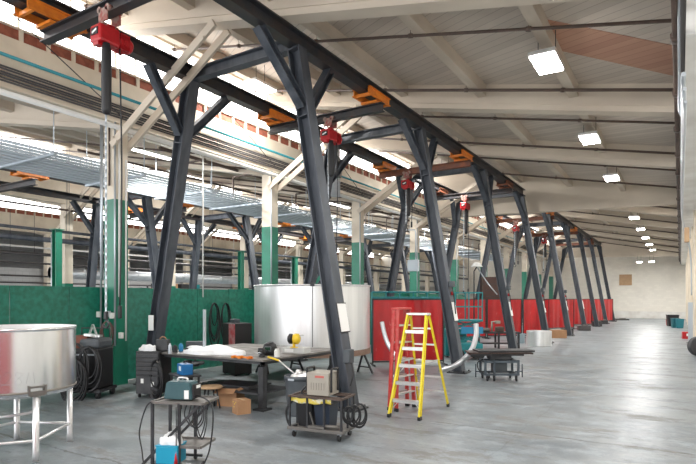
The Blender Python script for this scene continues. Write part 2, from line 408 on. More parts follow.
# ================================================================== GANTRIES
def gantry(label, xl, xr, bl, br, ztop, ys, y_start, y_end, sect=.3, plates=True, rh=.3, last=False):
    t = thing('crane_gantry', label, 'gantry')
    for x in (xl, xr):
        MB().hbeam((x,y_start,ztop+rh/2), (x,y_end,ztop+rh/2), .24, rh, (1,0,0), .03).build('runway_beam', RUNWAY, t)
    for y in ys:
        MB().hbeam((xl+.1,y,ztop+.1), (xr-.1,y,ztop+.1), .2, .24, (0,1,0), .02).build('cross_beam', STEEL, t)
        for x, b in ((xl, bl), (xr, br)):
            a = Vector((b,y,.03)); top = Vector((x,y,ztop)); u = (top-a).normalized()
            mb = MB().hbeam(a, top-Vector((0,0,.02)), sect, sect, (0,1,0), .025)
            mb.bar(top-u*1.35, top-u*1.33, sect, sect); mb.bar(top-u*.03, top, sect, sect)
            mb.build('leg', STEEL, t)
            for k in ((-1,) if last and y == ys[-1] else (-1, 1)):
                MB().hbeam(top-u*1.15+Vector((0,k*.1,0)), (x, y+k*1.1, ztop-.02), .17, .17, (1,0,0), .02).build('knee_brace', STEEL, t)
            if plates:
                mb = MB().box((b,y,.015), (.5,.5,.03))
                for i in (-1,1):
                    for j in (-1,1): mb.cyl((b+i*.2,y+j*.2,.03), (b+i*.2,y+j*.2,.07), .02, 6)
                mb.build('base_plate', BLACKST, t)
    return t
GY = [8.2+5.6*k for k in range(9)]
gantry('near dark steel crane gantry with four splayed frames along the middle of the hall', -9.0, -6.15, -10.35, -5.0, 6.65, GY[:4], 3.0, 25.4, .265, last=True)
gantry('far dark steel crane gantry with five splayed frames beyond the deep cream girder', -9.0, -6.15, -10.35, -5.0, 6.65, GY[4:], 26.3, 54.0, .265)
gantry('dark steel crane gantry in the aisle behind the green partition', -20.7, -17.6, -21.5, -16.5, 5.9, [13.8+5.6*k for k in range(6)], 8.0, 44.0, .27, True, .25)

# ---- bridge cranes
def bridge(name_lab, y, xl=-9.0, xr=-6.15, z=6.65, col=RUNWAY, tcol=ORANGE):
    t = thing('bridge_crane', name_lab, 'crane bridge', (0, y, 0), 0, 'crane bridges')
    mb = MB().hbeam((xl-.22,0,z-.26), (xr+.3,0,z-.26), .16, .2, (0,1,0), .025); mb.build('girder', col, t)
    for x in (xl, xr):
        mb = MB()
        for k in (-1, 1):
            mb.box((x+k*.19, 0, z+.0), (.025, 1.0, .17)); mb.box((x+k*.21, 0, z+.08), (.06, 1.0, .02)); mb.box((x+k*.21,0,z-.08), (.06,1.0,.02))
        mb.box((x,0,z-.14), (.42,.3,.05)); mb.box((x,.42,z-.07), (.42,.05,.07)); mb.box((x,-.42,z-.07), (.42,.05,.07))
        e = mb.build('end_truck', tcol, t)
        for yy in (-.35,.35):
            for k in (-1,1): MB().cyl((x+k*.165,yy,z+.07), (x+k*.08,yy,z+.07), .05, 12).build('wheel', BLACKST, e)
    return t
BR = [(5.16,RUNWAY,ORANGE,'black crane girder with orange end trucks, nearest bridge at the upper left'),
      (11.1,RUNWAY,ORANGE,'black crane girder with orange end trucks, second bridge from the camera'),
      (17.2,RUST,ORANGE,'rust-brown crane girder with orange end trucks, third bridge from the camera'),
      (22.4,RUNWAY,RUST,'dark crane girder with rusty orange end trucks, fourth bridge from the camera'),
      (31.0,RUST,ORANGE,'crane girder fifth from the camera, between far gantry frames'),
      (39.0,RUST,ORANGE,'crane girder sixth from the camera, between far gantry frames'),
      (47.0,RUST,RUST,'crane girder seventh and farthest from the camera under the gantry')]
for y, c1, c2, lb in BR: bridge(lb, y, col=c1, tcol=c2)
for y, lb in ((9.4,'orange-ended crane bridge of the back aisle, leftmost'), (15.5,'orange-ended crane bridge of the back aisle, second from the left'), (22.5,'orange-ended crane bridge of the back aisle, third from the left'), (28.6,'orange-ended crane bridge of the back aisle, rightmost')):
    bridge(lb, y, -20.7, -17.6, 5.9)

# ---- hoists
def hoist(label, x, y, z, chain_to, bag=1.0, hookz=None, big=1.0, rz=0):
    t = thing('chain_hoist', label, 'hoist', (x, y, z), rz, 'red chain hoists')   # z = bottom of girder
    mb = MB()
    for k in (-1,1):
        mb.box((0,k*.11,.03), (.22,.02,.2), bev=.008)
        for i in (-.1,.1): mb.cyl((i,k*.12,.12), (i,k*.045,.12), .05, 12)
    mb.cyl((0,-.14,-.1), (0,.14,-.1), .025, 8); mb.build('trolley', mat('faded_red_metal',(.30,.05,.04),.5,0,(.35,.3,.25),14,.8), t)
    L = .66*big; R = .14*big; zc = -.3
    mb = MB().box((0, -.08*big, zc), (2*R, L*.55, 2*R), bev=.035)
    mb.lathe([(0,0),(R*.72,0),(R*.85,.03),(R*.85,L*.36),(R*.7,L*.42),(0,L*.42)], 20, (0, L*.15, zc), axis='Y')
    for i in range(5): mb.box((0, L*(.2+.055*i), zc), (2*R*.9, .012, 2*R*.9))
    mb.box((0,0,zc+R+.03), (.08,.12,.08)); mb.box((0,-L*.3,zc-R-.02), (.12,.1,.05))
    body = mb.build('motor_body', RED, t)
    npl = MB().box((0, -.08*big-L*.28-.004, zc+.02), (R*1.2, .012, R*.8), bev=.004).build('name_plate', BLACKP, body)
    MB().bar((-R*.4,-.08*big-L*.28-.011,zc),(R*.4,-.08*big-L*.28-.011,zc+.04),.004,.03).build('white_lettering', PAPER, npl)
    mb = MB().tube([(-.05,-.03,zc-R),(-.05,-.03,zc-R-.5)], .012, 6)
    if bag:
        mb2 = MB().lathe([(0,-.02),(.05,0),(.07,-.1),(.075,-.3),(.07,-bag),(.045,-bag-.06),(0,-bag-.07)], 14, (.09,-.12,zc-R)); mb2.build('chain_bag', CABLE, t)
    lk = MB(); n = int((z+zc-R-chain_to)/.06)
    for i in range(max(n,1)):
        zz = zc-R-.03-i*.06
        lk.box((-.05,-.03,zz), ((.034,.008)[i%2], (.008,.034)[i%2], .075))
    lk.build('chain', PIPEG, t)
    hz = chain_to-z
    hk = MB().box((-.05,-.03,hz-.05), (.06,.05,.12), bev=.01)
    hk.tube(arc((-.05,-.03,hz-.18), .06, math.pi*.5, -math.pi*.95, 12), .016, 8); hk.build('hook', BLACKST, t)
    cb = MB().tube(smooth([(.1,.1,zc-R),(.12,.12,(hz+zc)/2),(.1,.1,hz+.1)]), .012, 6); cb.box((.1,.1,hz), (.06,.05,.2), bev=.015)
    cb.build('pendant_control', CABLE, t)
    return t
hoist('red chain hoist with long black chain bag on the nearest crane girder, upper left', -7.43, 5.16, 6.22, 1.75, 1.0, big=.95)
hoist('red chain hoist on the second crane girder, behind the tall splayed leg', -7.3, 11.1, 6.22, 3.2, .8)
hoist('red chain hoist with black bag and hook on the rust-brown third girder', -8.1, 17.2, 6.22, 4.55, .9)
hoist('red chain hoist with black bag on the fourth girder, between second and third right legs', -7.85, 22.4, 6.22, 2.3, 1.0)
hoist('red chain hoist hanging from the fifth crane girder', -7.9, 31.0, 6.22, 4.0, .9)
hoist('red chain hoist hanging from the sixth crane girder', -8.0, 39.0, 6.22, 4.0, .9)

# ================================================================== PIPES & CONDUITS
def pipe(label, pts, r, m, cat='pipe', group=None, n=8, hangers=0, name='pipe'):
    mb = MB().tube(pts, r, n)
    if hangers:
        a, b = Vector(pts[0]), Vector(pts[-1]); L = (b-a).length; k = max(1, int(L/hangers))
        for i in range(k+1):
            p = a.lerp(b, i/k); dr = (b-a).normalized()
            mb.cyl(p-dr*.04, p+dr*.04, r*1.45, 10)
            if pts is not None: mb.cyl(p, p+Vector((0,0,.16)), .008, 4)
    return tag(mb.build(name, m), label, cat, group)
k = 0
for bi, y in enumerate(BY[1:]):
    deep = bi in (3, 9)
    ya, yb = y-.85, y-3.95
    pipe('brown sprinkler pipe under the roof running beside the %s roof beam' % ORD[bi], [(-10.8,ya,roof(0,-10.8)-.36),(.0,ya,roof(0,0)-.36)], .035, PIPEB, group='sprinkler pipes under the roof', hangers=2.2)
    if y > 5: pipe('brown sprinkler pipe crossing the roof between beams, %s from the camera' % ORD[bi], [(-10.8,yb,roof(0,-10.8)-.36),(.0,yb,roof(0,0)-.36)], .03, PIPEB, group='sprinkler pipes under the roof', hangers=2.2)
mb = MB().tube([(-.05,Y0+2,5.62),(-.05,61.9,5.62)], .05, 10)
for i in range(24): mb.cyl((-.05,4+i*2.4,5.62), (-.05,4.16+i*2.4,5.62), .075, 10)
tag(mb.build('sprinkler_main', PIPEB), 'thick brown sprinkler main running along the right wall under the roof', 'pipe')
tag(MB().tube([(.03,5,5.3),(.03,60,5.3)], .03, 8).build('conduit', PIPED), 'dark conduit running along the right wall beneath the sprinkler main', 'pipe')
for i, (x, z, r) in enumerate(((.0,4.62,.035),(-.0,4.5,.03),(.02,4.38,.025))):
    pass
mb = MB()
for i, (x, z, r, yy) in enumerate(((.04,4.95,.03,24.9),(.05,4.75,.025,24.6),(.06,4.58,.02,24.3))):
    mb.tube(smooth([(x,8.5,z),(x,12,z),(x,20,z),(x+.05,yy-.6,z-.05),(x+.22,yy,z-.6),(.36,yy+.05,z-1.5),(.38,yy+.05,2.1)], 5), r, 8)
tag(mb.build('conduit_bundle', PIPEG), 'bundle of pale grey conduits dropping down the right wall', 'conduit')
# wall pipe bracket/loop up near
pipe('grey insulated pipe elbow hanging at the top of the right wall', smooth([(-.0,7.4,5.6),(-.0,8.3,5.55),(.0,9.6,5.3),(.0,10.4,5.05),(.05,10.5,4.95)],5), .03, PIPEG, name='insulated_pipe')
# along clerestory 1 fascia
X_ = -10.72
pipe('teal pipe running the length of the beam under the left clerestory windows', [(X_,4.4,6.5),(X_,61,6.5)], .035, TEALP, name='teal_pipe')
for i in range(6):
    pipe('dark conduit %s down in the stack below the teal pipe' % ordL[i], [(X_-.05+.02*(i%2),4.2,6.3-.055*i),(X_-.05+.02*(i%2),61,6.3-.055*i)], .02, PIPED, cat='conduit', group='dark conduits under the teal pipe', n=6, name='conduit')
pipe('long white pipe running below the dark conduits on the column row', [(X_+.02,4.2,5.78),(X_+.02,61,5.78)], .06, WHITEP, name='white_pipe')
# conduit rack
mb = MB()
tr = thing('conduit_rack', 'wide silver rack of parallel conduits hung behind the column row', 'conduit rack', (-13.2,0,5.25))
RACKM = mat('bright_galvanised', (.5,.56,.62), .4, .3)
for i in range(10):
    MB().tube([(-1.2+.265*i,4,.0),(-1.2+.265*i,46,.0)], .034, 6).build('conduit', RACKM, tr)
for j in range(18):
    mb = MB().box((0,4.5+j*2.4,-.06), (2.6,.06,.05))
    for k in (-1,1): mb.cyl((k*1.25,4.5+j*2.4,-.06), (k*1.25,4.5+j*2.4,roof(-11,-13.2+k*1.25)-5.25), .012, 5)
    mb.build('support', RACKM, tr)
# misc runs in aisles
runs = [(-12.2,6.1,.05,PIPEB,'brown'),(-16.0,6.6,.04,PIPEB,'thin brown'),(-21.6,4.7,.06,STEEL,'dark'),(-21.5,5.6,.04,PIPEB,'brown'),(-21.4,4.3,.1,STEEL,'thick dark green-grey'),
        (-24,3.9,.06,PIPED,'dark'),(-26,4.1,.05,PIPED,'black'),(-30,3.9,.05,PIPED,'slim black'),(-32.5,5.0,.06,WHITEP,'white'),(-32.6,3.3,.05,PIPED,'low black'),(-32.6,2.9,.04,PIPED,'lowest black')]
for i, (x, z, r, m, nm) in enumerate(runs):
    rb_ = -11 if x > -22 else (-22 if x > -33 else -33)
    mb = MB().tube([(x,10,z),(x,61.9,z)], r, 6)
    for yy in range(13, 60, 8): mb.cyl((x,yy,z),(x,yy,roof(rb_,x)+.03), .01, 4)
    tag(mb.build('pipe', m), '%s pipe running lengthwise through the aisles behind the green partition, %s counted leftwards' % (nm, ORD[min(i,11)]), 'pipe', 'pipes in the back aisles')
for i, y in enumerate((10.5, 12.6, 16, 18.1, 21.4, 23.5, 27, 32, 38)):
    pipe('brown branch pipe crossing the aisle roof behind the column row, %s from the left' % ordL[i], [(-21.8,y,roof(-11,-21.8)-.5),(-11.4,y,roof(-11,-11.4)-.5)], .03, PIPEB, group='branch pipes in the second aisle', n=6)
    mb = MB().tube(smooth([(-11.6,y+.6,5.95),(-12.4,y+.6,5.95),(-12.5,y+.6,5.9),(-12.5,y+.6,5.3)],3), .03, 6)
    tag(mb.build('drop_pipe', PIPEB), 'short brown pipe turning down beside the column row, %s from the left' % ordL[i], 'pipe', 'drop pipes beside the column row')
# ducts
for i, (x, y0, y1, z, r) in enumerate(((-24.5,14,60,3.15,.25),)):
    mb = MB().tube([(x,y0,z),(x,y1,z)], r, 16)
    for j in range(int((y1-y0)/1.5)): mb.cyl((x,y0+j*1.5,z), (x,y0+j*1.5+.05,z), r+.015, 16)
    for j in range(8): mb.cyl((x,y0+1+j*5.45,z),(x,y0+1+j*5.45,roof(-22,x)+.03), .012, 5)
    tag(mb.build('air_duct', DUCT), ('large round silver duct behind the green partition' , 'smaller round silver duct deeper behind the partition')[i], 'duct')
# vertical conduits on columns
for i, (dx, dy, z0, z1, m) in enumerate(((-.22,-.2,2.4,6.2,PIPEG),(-.27,-.2,1.3,6.3,PIPEG),(.24,-.2,.9,5.9,PIPEG),(.28,-.12,2.0,5.6,WHITEP),(.05,-.21,4.5,5.8,PIPEB))):
    pipe('vertical conduit on the first green column, %s from its left edge' % ordL[i], [(-11+dx,7.8+dy,z0),(-11+dx,7.8+dy,z1)], .022, m, cat='conduit', group='conduits on the first column', name='conduit')
for i, y in enumerate(BY[2:7]):
    pipe('pale conduit running up the %s column of the front row' % ordL[i+1], [(-10.78,y-.2,1.5),(-10.78,y-.2,5.9)], .022, PIPEG, cat='conduit', name='conduit')
p_ = P(190-10, 12.6)
for i, (px, d, z0, z1) in enumerate(((126, 12.3, 1.0, 5.1),(203, 14.6, 2.0, 5.9))):
    q = P(px, d)
    pipe('thin white hanging pole beside the column, %s' % ('right of the first column','left of the second column','in front of the first column')[i], [(q.x,q.y,z0),(q.x,q.y,z1)], .02, WHITEP, cat='pole', name='hanging_pole')
# diagonal tie rods under clerestory
for i in range(10):
    y = 5.6+i*5.45
    tag(MB().cyl((-10.7,y-1.3,7.9), (-10.75,y+2.2,6.05), .012, 5).build('tie_rod', BLACKST), 'thin diagonal tie rod across the clerestory beam, %s from the left' % ordL[i], 'rod', 'diagonal rods on the clerestory')

# ================================================================== LIGHTS
proto = None
lights = []
LY = [10.2+5.45*k for k in range(9)]+[4.75,-.7]  # last two are unseen lamps added to light the red curtain and foreground
for i, y in enumerate(LY):
    x = -2.05; z = roof(0,x)-.62
    if proto is None:
        t = thing('ceiling_light', '', 'light', (x,y,z), 0, 'square LED lights under the main roof')
        MB().box((0,0,.06), (.46,.9,.08), bev=.01).build('housing', ALU, t)
        MB().box((0,0,.01), (.42,.84,.03), bev=.004).build('led_panel', LED, t)
        for a1 in (-.15,.15): MB().cyl((a1,0,.1), (a1,0,.62), .008, 5).build('hanger', BLACKST, t)
        proto = t
    else: t = dup(proto, (x,y,z))
    t['label'] = 'square white LED light under the main roof, %s in the row near the right wall' % ORD[i] if i < 9 else ('square white LED light added out of view, one bay nearer than the nearest visible one','square white LED light added out of view, two bays nearer than the nearest visible one')[i-9]
    L = bpy.data.lights.new('led_glow', 'AREA'); L.energy = 88 if y < 30 else 100; L.size = .9; L.color = (1,.985,.955)
    lo = bpy.data.objects.new('led_glow', L); C.objects.link(lo); lo.location = (x,y,z-.03)
for i, (x,y) in enumerate(((-8.4,21.5),(-8.4,33),(-8.0,44),(-7.9,27),(-3.2,56.2),(-2.2,56.2),(-9.8,11.4))):
    z = roof(0,x)-.62 if i not in (4,5) else 5.3
    t = dup(proto, (x,y,z))
    t['label'] = 'square white light seen between the gantry frames, ' + ['nearest but one','third','fourth','far','left of the pair before the far wall','right of the pair before the far wall','nearest, upper left'][i]
    L = bpy.data.lights.new('led_glow', 'AREA'); L.energy = 120 if i != 4 and i != 5 else 60; L.size = .5; L.color = (1,.985,.955)
    lo = bpy.data.objects.new('led_glow', L); C.objects.link(lo); lo.location = (x,y,z-.03)
sp = None
for i, (x, y) in enumerate([(-14.0,11),(-14.0,22),(-14,33),(-18.5,16.5),(-19,27),(-25,20),(-25,30),(-28,24),(-25,42),(-16,42)]):
    z = roof(-11 if x > -22 else -22, x)-.55
    if sp is None:
        t = thing('strip_light', '', 'light', (x,y,z), 0, 'fluorescent strips in the back aisles')
        MB().prism8([(-.12,-.92,.02),(.12,-.92,.02),(.12,.92,.02),(-.12,.92,.02),(-.05,-.92,.1),(.05,-.92,.1),(.05,.92,.1),(-.05,.92,.1)]).build('reflector', WHITEP, t)
        for k2 in (-.06,.06): MB().cyl((k2,-.9,0), (k2,.9,0), .02, 8).build('tube', STRIP, t)
        MB().cyl((0,-.7,.1), (0,-.7,.5), .008, 5).build('hanger', BLACKST, t); sp = t
    else: t = dup(sp, (x,y,z))
    t['label'] = 'white fluorescent strip light in the back aisles, %s' % ['leftmost of the front line','second of the front line','third of the front line','nearer one of the middle line','farther one of the middle line','leftmost of the deep line','second of the deep line','alone in the deepest line','third of the deep line','fourth of the front line'][i]
    L = bpy.data.lights.new('strip_glow', 'AREA'); L.shape = 'RECTANGLE'; L.size = .3; L.size_y = 1.8; L.energy = 260; L.color = (1,.985,.96)
    lo = bpy.data.objects.new('strip_glow', L); C.objects.link(lo); lo.location = (x,y,z-.04)

# ================================================================== GREEN PARTITION & CURTAINS
t = thing('green_partition', 'long dark green board partition standing along the row of columns', 'partition', (-11.32,3.2,0))
for i in range(24):
    o = MB().box((0,.61+1.22*i,1.12), (.05,1.205,2.2 if i % 7 else 2.24), bev=.004).build('panel', GREENP, t)
MB().box((-.06,14.6,.1), (.06,29.2,.12)).build('bottom_rail', GREEN, t)
MB().box((-.06,14.6,2.15), (.06,29.2,.08)).build('top_rail', GREEN, t)
def curtain(label, a, b, h=1.95, z0=.14, rail=True, n=26):
    a = Vector((a.x,a.y,0)); b = Vector((b.x,b.y,0)); L = (b-a).length; ang = math.atan2(b.y-a.y, b.x-a.x)
    t = thing('welding_curtain', label, 'welding curtain', a, ang, 'red welding curtains')
    ph = random.random()*6
    def fn(u, v):
        y = .025*math.sin(u*L*5+ph)*(.3+.7*(1-v))+.015*math.sin(u*L*13+ph*2)*(1-v*.5)
        return Vector((.04+u*(L-.08), y, z0+v*(h-z0-.03)))
    g_ = MB().grid(fn, n*4, 8)
    for f in g_.bm.faces: f.smooth = False
    g_.build('sheet', REDV, t, solid=.006)
    mb = MB().bar((0,.0,h-.01), (L,.0,h-.01), .04, .04, (0,1,0))
    for x in (0.02, L-.02): mb.bar((x,0,0), (x,0,h), .04, .04, (0,1,0)); mb.bar((x,-.35,.03), (x,.35,.03), .04, .04, (1,0,0))
    mb.bar((0,0,z0-.03), (L,0,z0-.03), .04, .05, (0,1,0))
    mb.build('frame', BLACKST, t); return t
CU = [(372,15.9,444,16.2,'bright red welding curtain behind the yellow step ladder, leftmost'),
      (450,26.2,486,26.6,'red welding curtain behind the teal scissor lift, second from the left'),
      (487,27.0,522,27.4,'red welding curtain between the second and third leaning legs'),
      (523,28.6,549,29.3,'red welding curtain behind the short silver cylinder'),
      (548,34.0,574,35.2,'red welding curtain right of the fourth leaning leg'),
      (573,39.0,592,40.2,'red welding curtain second from the far end'),
      (591,45.2,613,46.6,'red welding curtain at the far end of the row')]
for pa, da, pb, db, lb in CU: curtain(lb, P(pa,da), P(pb,db))
curtain('red welding curtain added out of view left of the round tank for its red reflection', V(-5.9,-1.0,0), V(-3.97,1.68,0), 2.1)  # unseen curtain, added so the tank side mirrors red
# teal rail frame above the first curtain (behind it)
q0, q1 = P(372,19.5), P(440,20.3)
mb = MB()
for z in (2.0, 2.2): mb.tube([(q0.x,q0.y,z),(q1.x,q1.y,z)], .035, 8)
for i in range(6):
    p = q0.lerp(q1, i/5); mb.tube([(p.x,p.y,0),(p.x,p.y,2.2)], .03, 8)
mb.box(((q0.x+q1.x)/2,(q0.y+q1.y)/2,2.0), ((q1-q0).length,.03,.08), rz=math.atan2(q1.y-q0.y,q1.x-q0.x))
tag(mb.build('guard_rail', TEAL), 'teal railing showing above the leftmost red curtain', 'railing')

# ================================================================== SIGNS ON LEGS
def legpoint(y, z, side='r'):
    if side == 'r': b, x = -5.0, -6.15
    else: b, x = -10.35, -9.0
    t_ = z/6.65; return b+(x-b)*t_
def sign(label, y, z, w, h, side='r', frame=True, lines=False):
    x = legpoint(y, z, side); sl = (-1.25 if side == 'r' else 1.3)/6.65
    t = thing('notice_sheet', label, 'sign', (x+.15 if side=='r' else x+.0, y-.19 if side!='r' else y, z))
    if side == 'r': t.rotation_euler = (0, math.atan(sl), 0)
    if side == 'r':
        if frame: MB().box((0,0,0), (.02,w+.04,h+.04), bev=.005).build('holder', BLACKST, t)
        s = MB().box((.012,0,0), (.006,w,h)).build('sheet', PAPER, t)
        mb = MB()
        for i in range(6): mb.box((.0165,0,h*.4-i*h*.14), (.002,w*(.75-.1*(i%3)),.006))
        if lines: mb.build('print', INK, s)
        else: mb.bm.free()
    else:
        MB().box((0,0,0), (w,.006,h)).build('sheet', PAPER, t)
for i, (z, w, h, fr) in enumerate(((1.62,.28,.5,True),(1.62,.26,.5,True),(1.6,.26,.5,False),(1.6,.24,.5,False),(1.6,.24,.5,False),(1.6,.24,.5,False))):
    sign('white notice sheet fixed to the %s leaning gantry leg' % ORD[i], GY[i], z, w, h, frame=fr)
sign('white paper sheet taped to the leaning leg behind the tool chest', GY[0], 1.42, .17, .34, side='l')
# outlet boxes / lights on legs
for i in range(1,5):
    x = legpoint(GY[i], 2.4); t = thing('switch_box', 'grey switch box with cables on the %s leaning leg' % ORD[i], 'electrical box', (x+.22, GY[i], 2.35), 0, 'switch boxes on the gantry legs')
    MB().box((0,0,0), (.12,.2,.16), bev=.01).build('box', GREYP, t)
    MB().tube([(0,0,-.08),(.05,0,-.3),(.1,0,-.8)], .015, 6).build('cable', CABLE, t)
    MB().cyl((0,.02,-.2), (0,.02,-.3), .035, 10).build('plug', RED, t)

# ================================================================== TANKS
# big ring tank on trestles
t = thing('storage_tank', 'large open stainless steel tank shell raised on black trestles behind the work table', 'tank', (-8.2,11.6,0))
R = 1.5
MB().lathe([(R,.68),(R,2.26),(R+.02,2.27),(R+.02,2.3),(R-.02,2.3),(R-.02,.70),(0,.70)], 96).build('shell', STAIN, t)
MB().lathe([(R+.012,.56),(R+.012,.70),(R-.05,.70)], 96).build('bottom_ring', CONC, t)
MB().lathe([(0,.56),(R,.56),(R,.6)], 48).build('bottom_plate', CONC, t)
v = (Vector((0,0,0))-Vector((-8.2,11.6,0))).normalized()
ang = math.atan2(v.y, v.x)
MB().box((v.x*(R+.006), v.y*(R+.006), 1.48), (.012,.02,1.6), rz=ang).build('weld_seam', mat('weld', (.2,.2,.2), .5, .8), t)
MB().box((v.x*(R+.01), v.y*(R+.01), 2.3), (.05,.1,.1), rz=ang).build('lifting_lug', BLACKST, t)
def trestle(label, c, rz, w=1.2, h=.56):
    t = thing('trestle', label, 'trestle', c, rz, 'black trestles under the big tank')
    MB().bar((-w/2,0,h-.03), (w/2,0,h-.03), .08, .06, (0,1,0)).build('top_bar', BLACKST, t)
    for sx in (-1,1):
        for sy in (-1,1):
            MB().bar((sx*w*.42,sy*.02,h-.05), (sx*w*.48,sy*.28,0.0), .04, .04).build('leg', BLACKST, t)
        MB().bar((sx*w*.46,-.2,.16), (sx*w*.46,.2,.16), .03, .03, (1,0,0)).build('stretcher', BLACKST, t)
trestle('black steel trestle at the right side of the large tank', (-7.25,11.9,0), math.radians(75))
trestle('black steel trestle under the left side of the large tank', (-9.2,11.5,0), math.radians(75))
KST = mat('polished_stainless', (.86,.87,.88), .25, .93, (.80,.81,.82), 5, .5, stretch=(3,3,.1))
# near left tank
tc_ = P(15.5, 6.92); R = .69
t = thing('kettle_tank', 'round stainless steel tank on tubular legs at the left edge', 'tank', (tc_.x,tc_.y,0))
MB().lathe([(R-.015,1.53),(R+.01,1.58),(R+.01,1.6),(R-.0,1.6),(R-.0,.84),(R-.03,.78),(R*.6,.73),(0,.71)], 96).build('shell', KST, t)
MB().lathe([(R-.02,1.6),(R-.02,.88),(0,.8)], 64).build('inner_wall', STAIN, t)
MB().lathe([(R+.004,.825),(R+.010,.83),(R+.010,.845),(R+.004,.85)], 96).build('weld_bead', mat('weld2', (.3,.27,.24), .5, .7), t)
legs = []; lr = .66
for i, dg in enumerate((-40,48,120,190,262)):
    r_, d_2 = lr*math.cos(math.radians(dg)), lr*math.sin(math.radians(dg))
    x, y = r_*C_-d_2*S_, r_*S_+d_2*C_; legs.append((x,y)); a = math.atan2(y,x)
    if i == 0: base = a
    lg = MB().tube([(x,y,0.0),(x,y,.12),(x,y,.80)], [.042,.037,.037], 20).build('leg', STAIN, t)
    if i == 0:
        mb = MB()
        for k2, hh in ((-.09,.12),(.09,.12)): mb.bar((x*1.07-k2*math.sin(a),y*1.07+k2*math.cos(a),.8),(x*1.07-k2*math.sin(a),y*1.07+k2*math.cos(a),.92),.02,.02)
        mb.bar((x*1.07+.1*math.sin(a),y*1.07-.1*math.cos(a),.9),(x*1.07-.1*math.sin(a),y*1.07+.1*math.cos(a),.9),.02,.02,(0,0,1)); mb.box((x*1.06,y*1.06,.82),(.02,.16,.06),rz=a); mb.build('leg_bracket', STEELTOP, lg)
for i in range(5):
    a, b = legs[i], legs[(i+1)%5]
    MB().tube([(a[0],a[1],.25),(b[0],b[1],.25)], .02, 12).build('stretcher', STAIN, t)
mb = MB()
mb.tube(smooth([V(-.25,-.45,.75),V(-.25,-.45,.5),V(-.2,-.42,.47),V(.15,-.15,.5),V(.3,.1,.55),V(.32,.12,.75)],5), .018, 10); mb.build('drain_pipe', STAIN, t)
# scribbled number "281" with stroke
def on_tank(u, z):     # u metres along the surface
    a = base + u/R; return Vector(((R+.003)*math.cos(a), (R+.003)*math.sin(a), z))
mb = MB()
def stroke(pts): mb.tube([on_tank(u-.0, z) for u, z in smooth([Vector((p[0],p[1],0)) for p in pts],5) and [(q.x,q.y) for q in smooth([Vector((p[0],p[1],0)) for p in pts],5)]], .0013, 4)
ou = -.34
stroke([(ou,1.06),(ou+.03,1.10),(ou+.075,1.08),(ou+.07,1.03),(ou+.02,.965),(ou-.02,.95),(ou+.09,.95)])
stroke([(ou+.17,1.07),(ou+.13,1.09),(ou+.12,1.05),(ou+.16,1.01),(ou+.18,.97),(ou+.14,.94),(ou+.11,.97),(ou+.15,1.02),(ou+.19,1.06),(ou+.17,1.08)])
stroke([(ou+.255,1.08),(ou+.225,.95)]); stroke([(ou+.30,1.08),(ou+.315,.95)])
mb.build('handwritten_number', mat('pencil', (.33,.33,.35), .6), t)
# small silver cylinder far + ring
q = P(539, 22.7); R2 = .5
tag(MB().lathe([(R2-.01,.61),(R2,.62),(R2,0.0),(R2-.012,.01),(R2-.012,.6)], 48).build('steel_ring', STAIN), 'short silver sheet metal ring standing on the floor by the fourth leaning leg', 'metal ring').location = q
q = P(558, 27.2)
def cardbox(label, q, w, dpt, h, rz, open_=False, dots=False):
    t = thing('cardboard_box', label, 'box', q, rz)
    if not open_:
        MB().box((0,0,h/2), (w,dpt,h), bev=.004).build('carton', CARD, t)
        MB().box((0,0,h+.001), (w*.98,.05,.002)).build('tape', mat('tape',(.5,.36,.2),.3), t)
    else:
        mb = MB()
        for x, y, sx, sy in ((0,-dpt/2,w,.008),(0,dpt/2,w,.008),(-w/2,0,.008,dpt),(w/2,0,.008,dpt)): mb.box((x,y,h/2), (sx,sy,h))
        mb.box((0,0,.006), (w,dpt,.01)); mb.build('carton', CARD, t)
        for x, y, sx, sy, rx, ry in ((0,-dpt/2-.07,w,.15,.5,0),(0,dpt/2+.07,w,.15,-.6,0),(-w/2-.06,0,.14,dpt,0,-.4),(w/2+.06,0,.14,dpt,0,.5)):
            MB().box((x,y,h+.02), (sx,sy,.006), rx=rx, ry=ry).build('flap', CARD, t)
    if dots:
        mb = MB()
        for x, z in ((-.07,.2),(.04,.2),(-.01,.17),(-.035,.12)): mb.cyl((x,-dpt/2-.003,z), (x,-dpt/2+.001,z), .011, 8)
        mb.build('yellow_mark', mat('yellow_mark',(.8,.6,.05),.5), t)
    return t
cardbox('cardboard box on the floor far off behind the fourth leaning leg', q, .7, .5, .4, .5)
q = P(231, 10.0); cardbox('open cardboard box with raised flaps under the work table', q, .38, .34, .27, .3, True)
q = P(241.5, 9.25); cardbox('small closed cardboard box with yellow marks in front of the open box', q, .24, .24, .24, -.42, False, True)
q = P(521, 24.0)
tag(MB().lathe([(0,0),(.15,0),(.18,.4),(.19,.42),(.165,.42),(.14,.02),(0,.02)], 20).build('bucket', mat('bluegrey_plastic',(.3,.38,.42),.5)), 'small blue-grey bucket left of the silver ring', 'bucket').location = q
# pieces of ground clutter near legs
for i, (px, d, w, h, m_, lb) in enumerate(((567,29.5,.6,.35,BLACKST,'black metal box at the foot of the fourth and fifth legs'),(584,33.5,.7,.3,PIPED,'dark machine part on the floor by the sixth leg'),(597,38.5,.6,.35,PIPED,'dark bundle on the floor by the seventh leg'),(604,42,.5,.3,BLACKST,'low dark box on the floor by the eighth leg'),(621,50,1.2,.12,PIPED,'flat dark pieces on the floor beyond the last leg'))):
    t = thing('floor_clutter', lb, 'clutter', P(px,d), .4)
    MB().box((0,0,h/2), (w,w*.6,h), bev=.02).build('body', m_, t); MB().box((w*.1,0,h+.04), (w*.4,w*.3,.08), bev=.01).build('top_piece', STEELTOP, t)

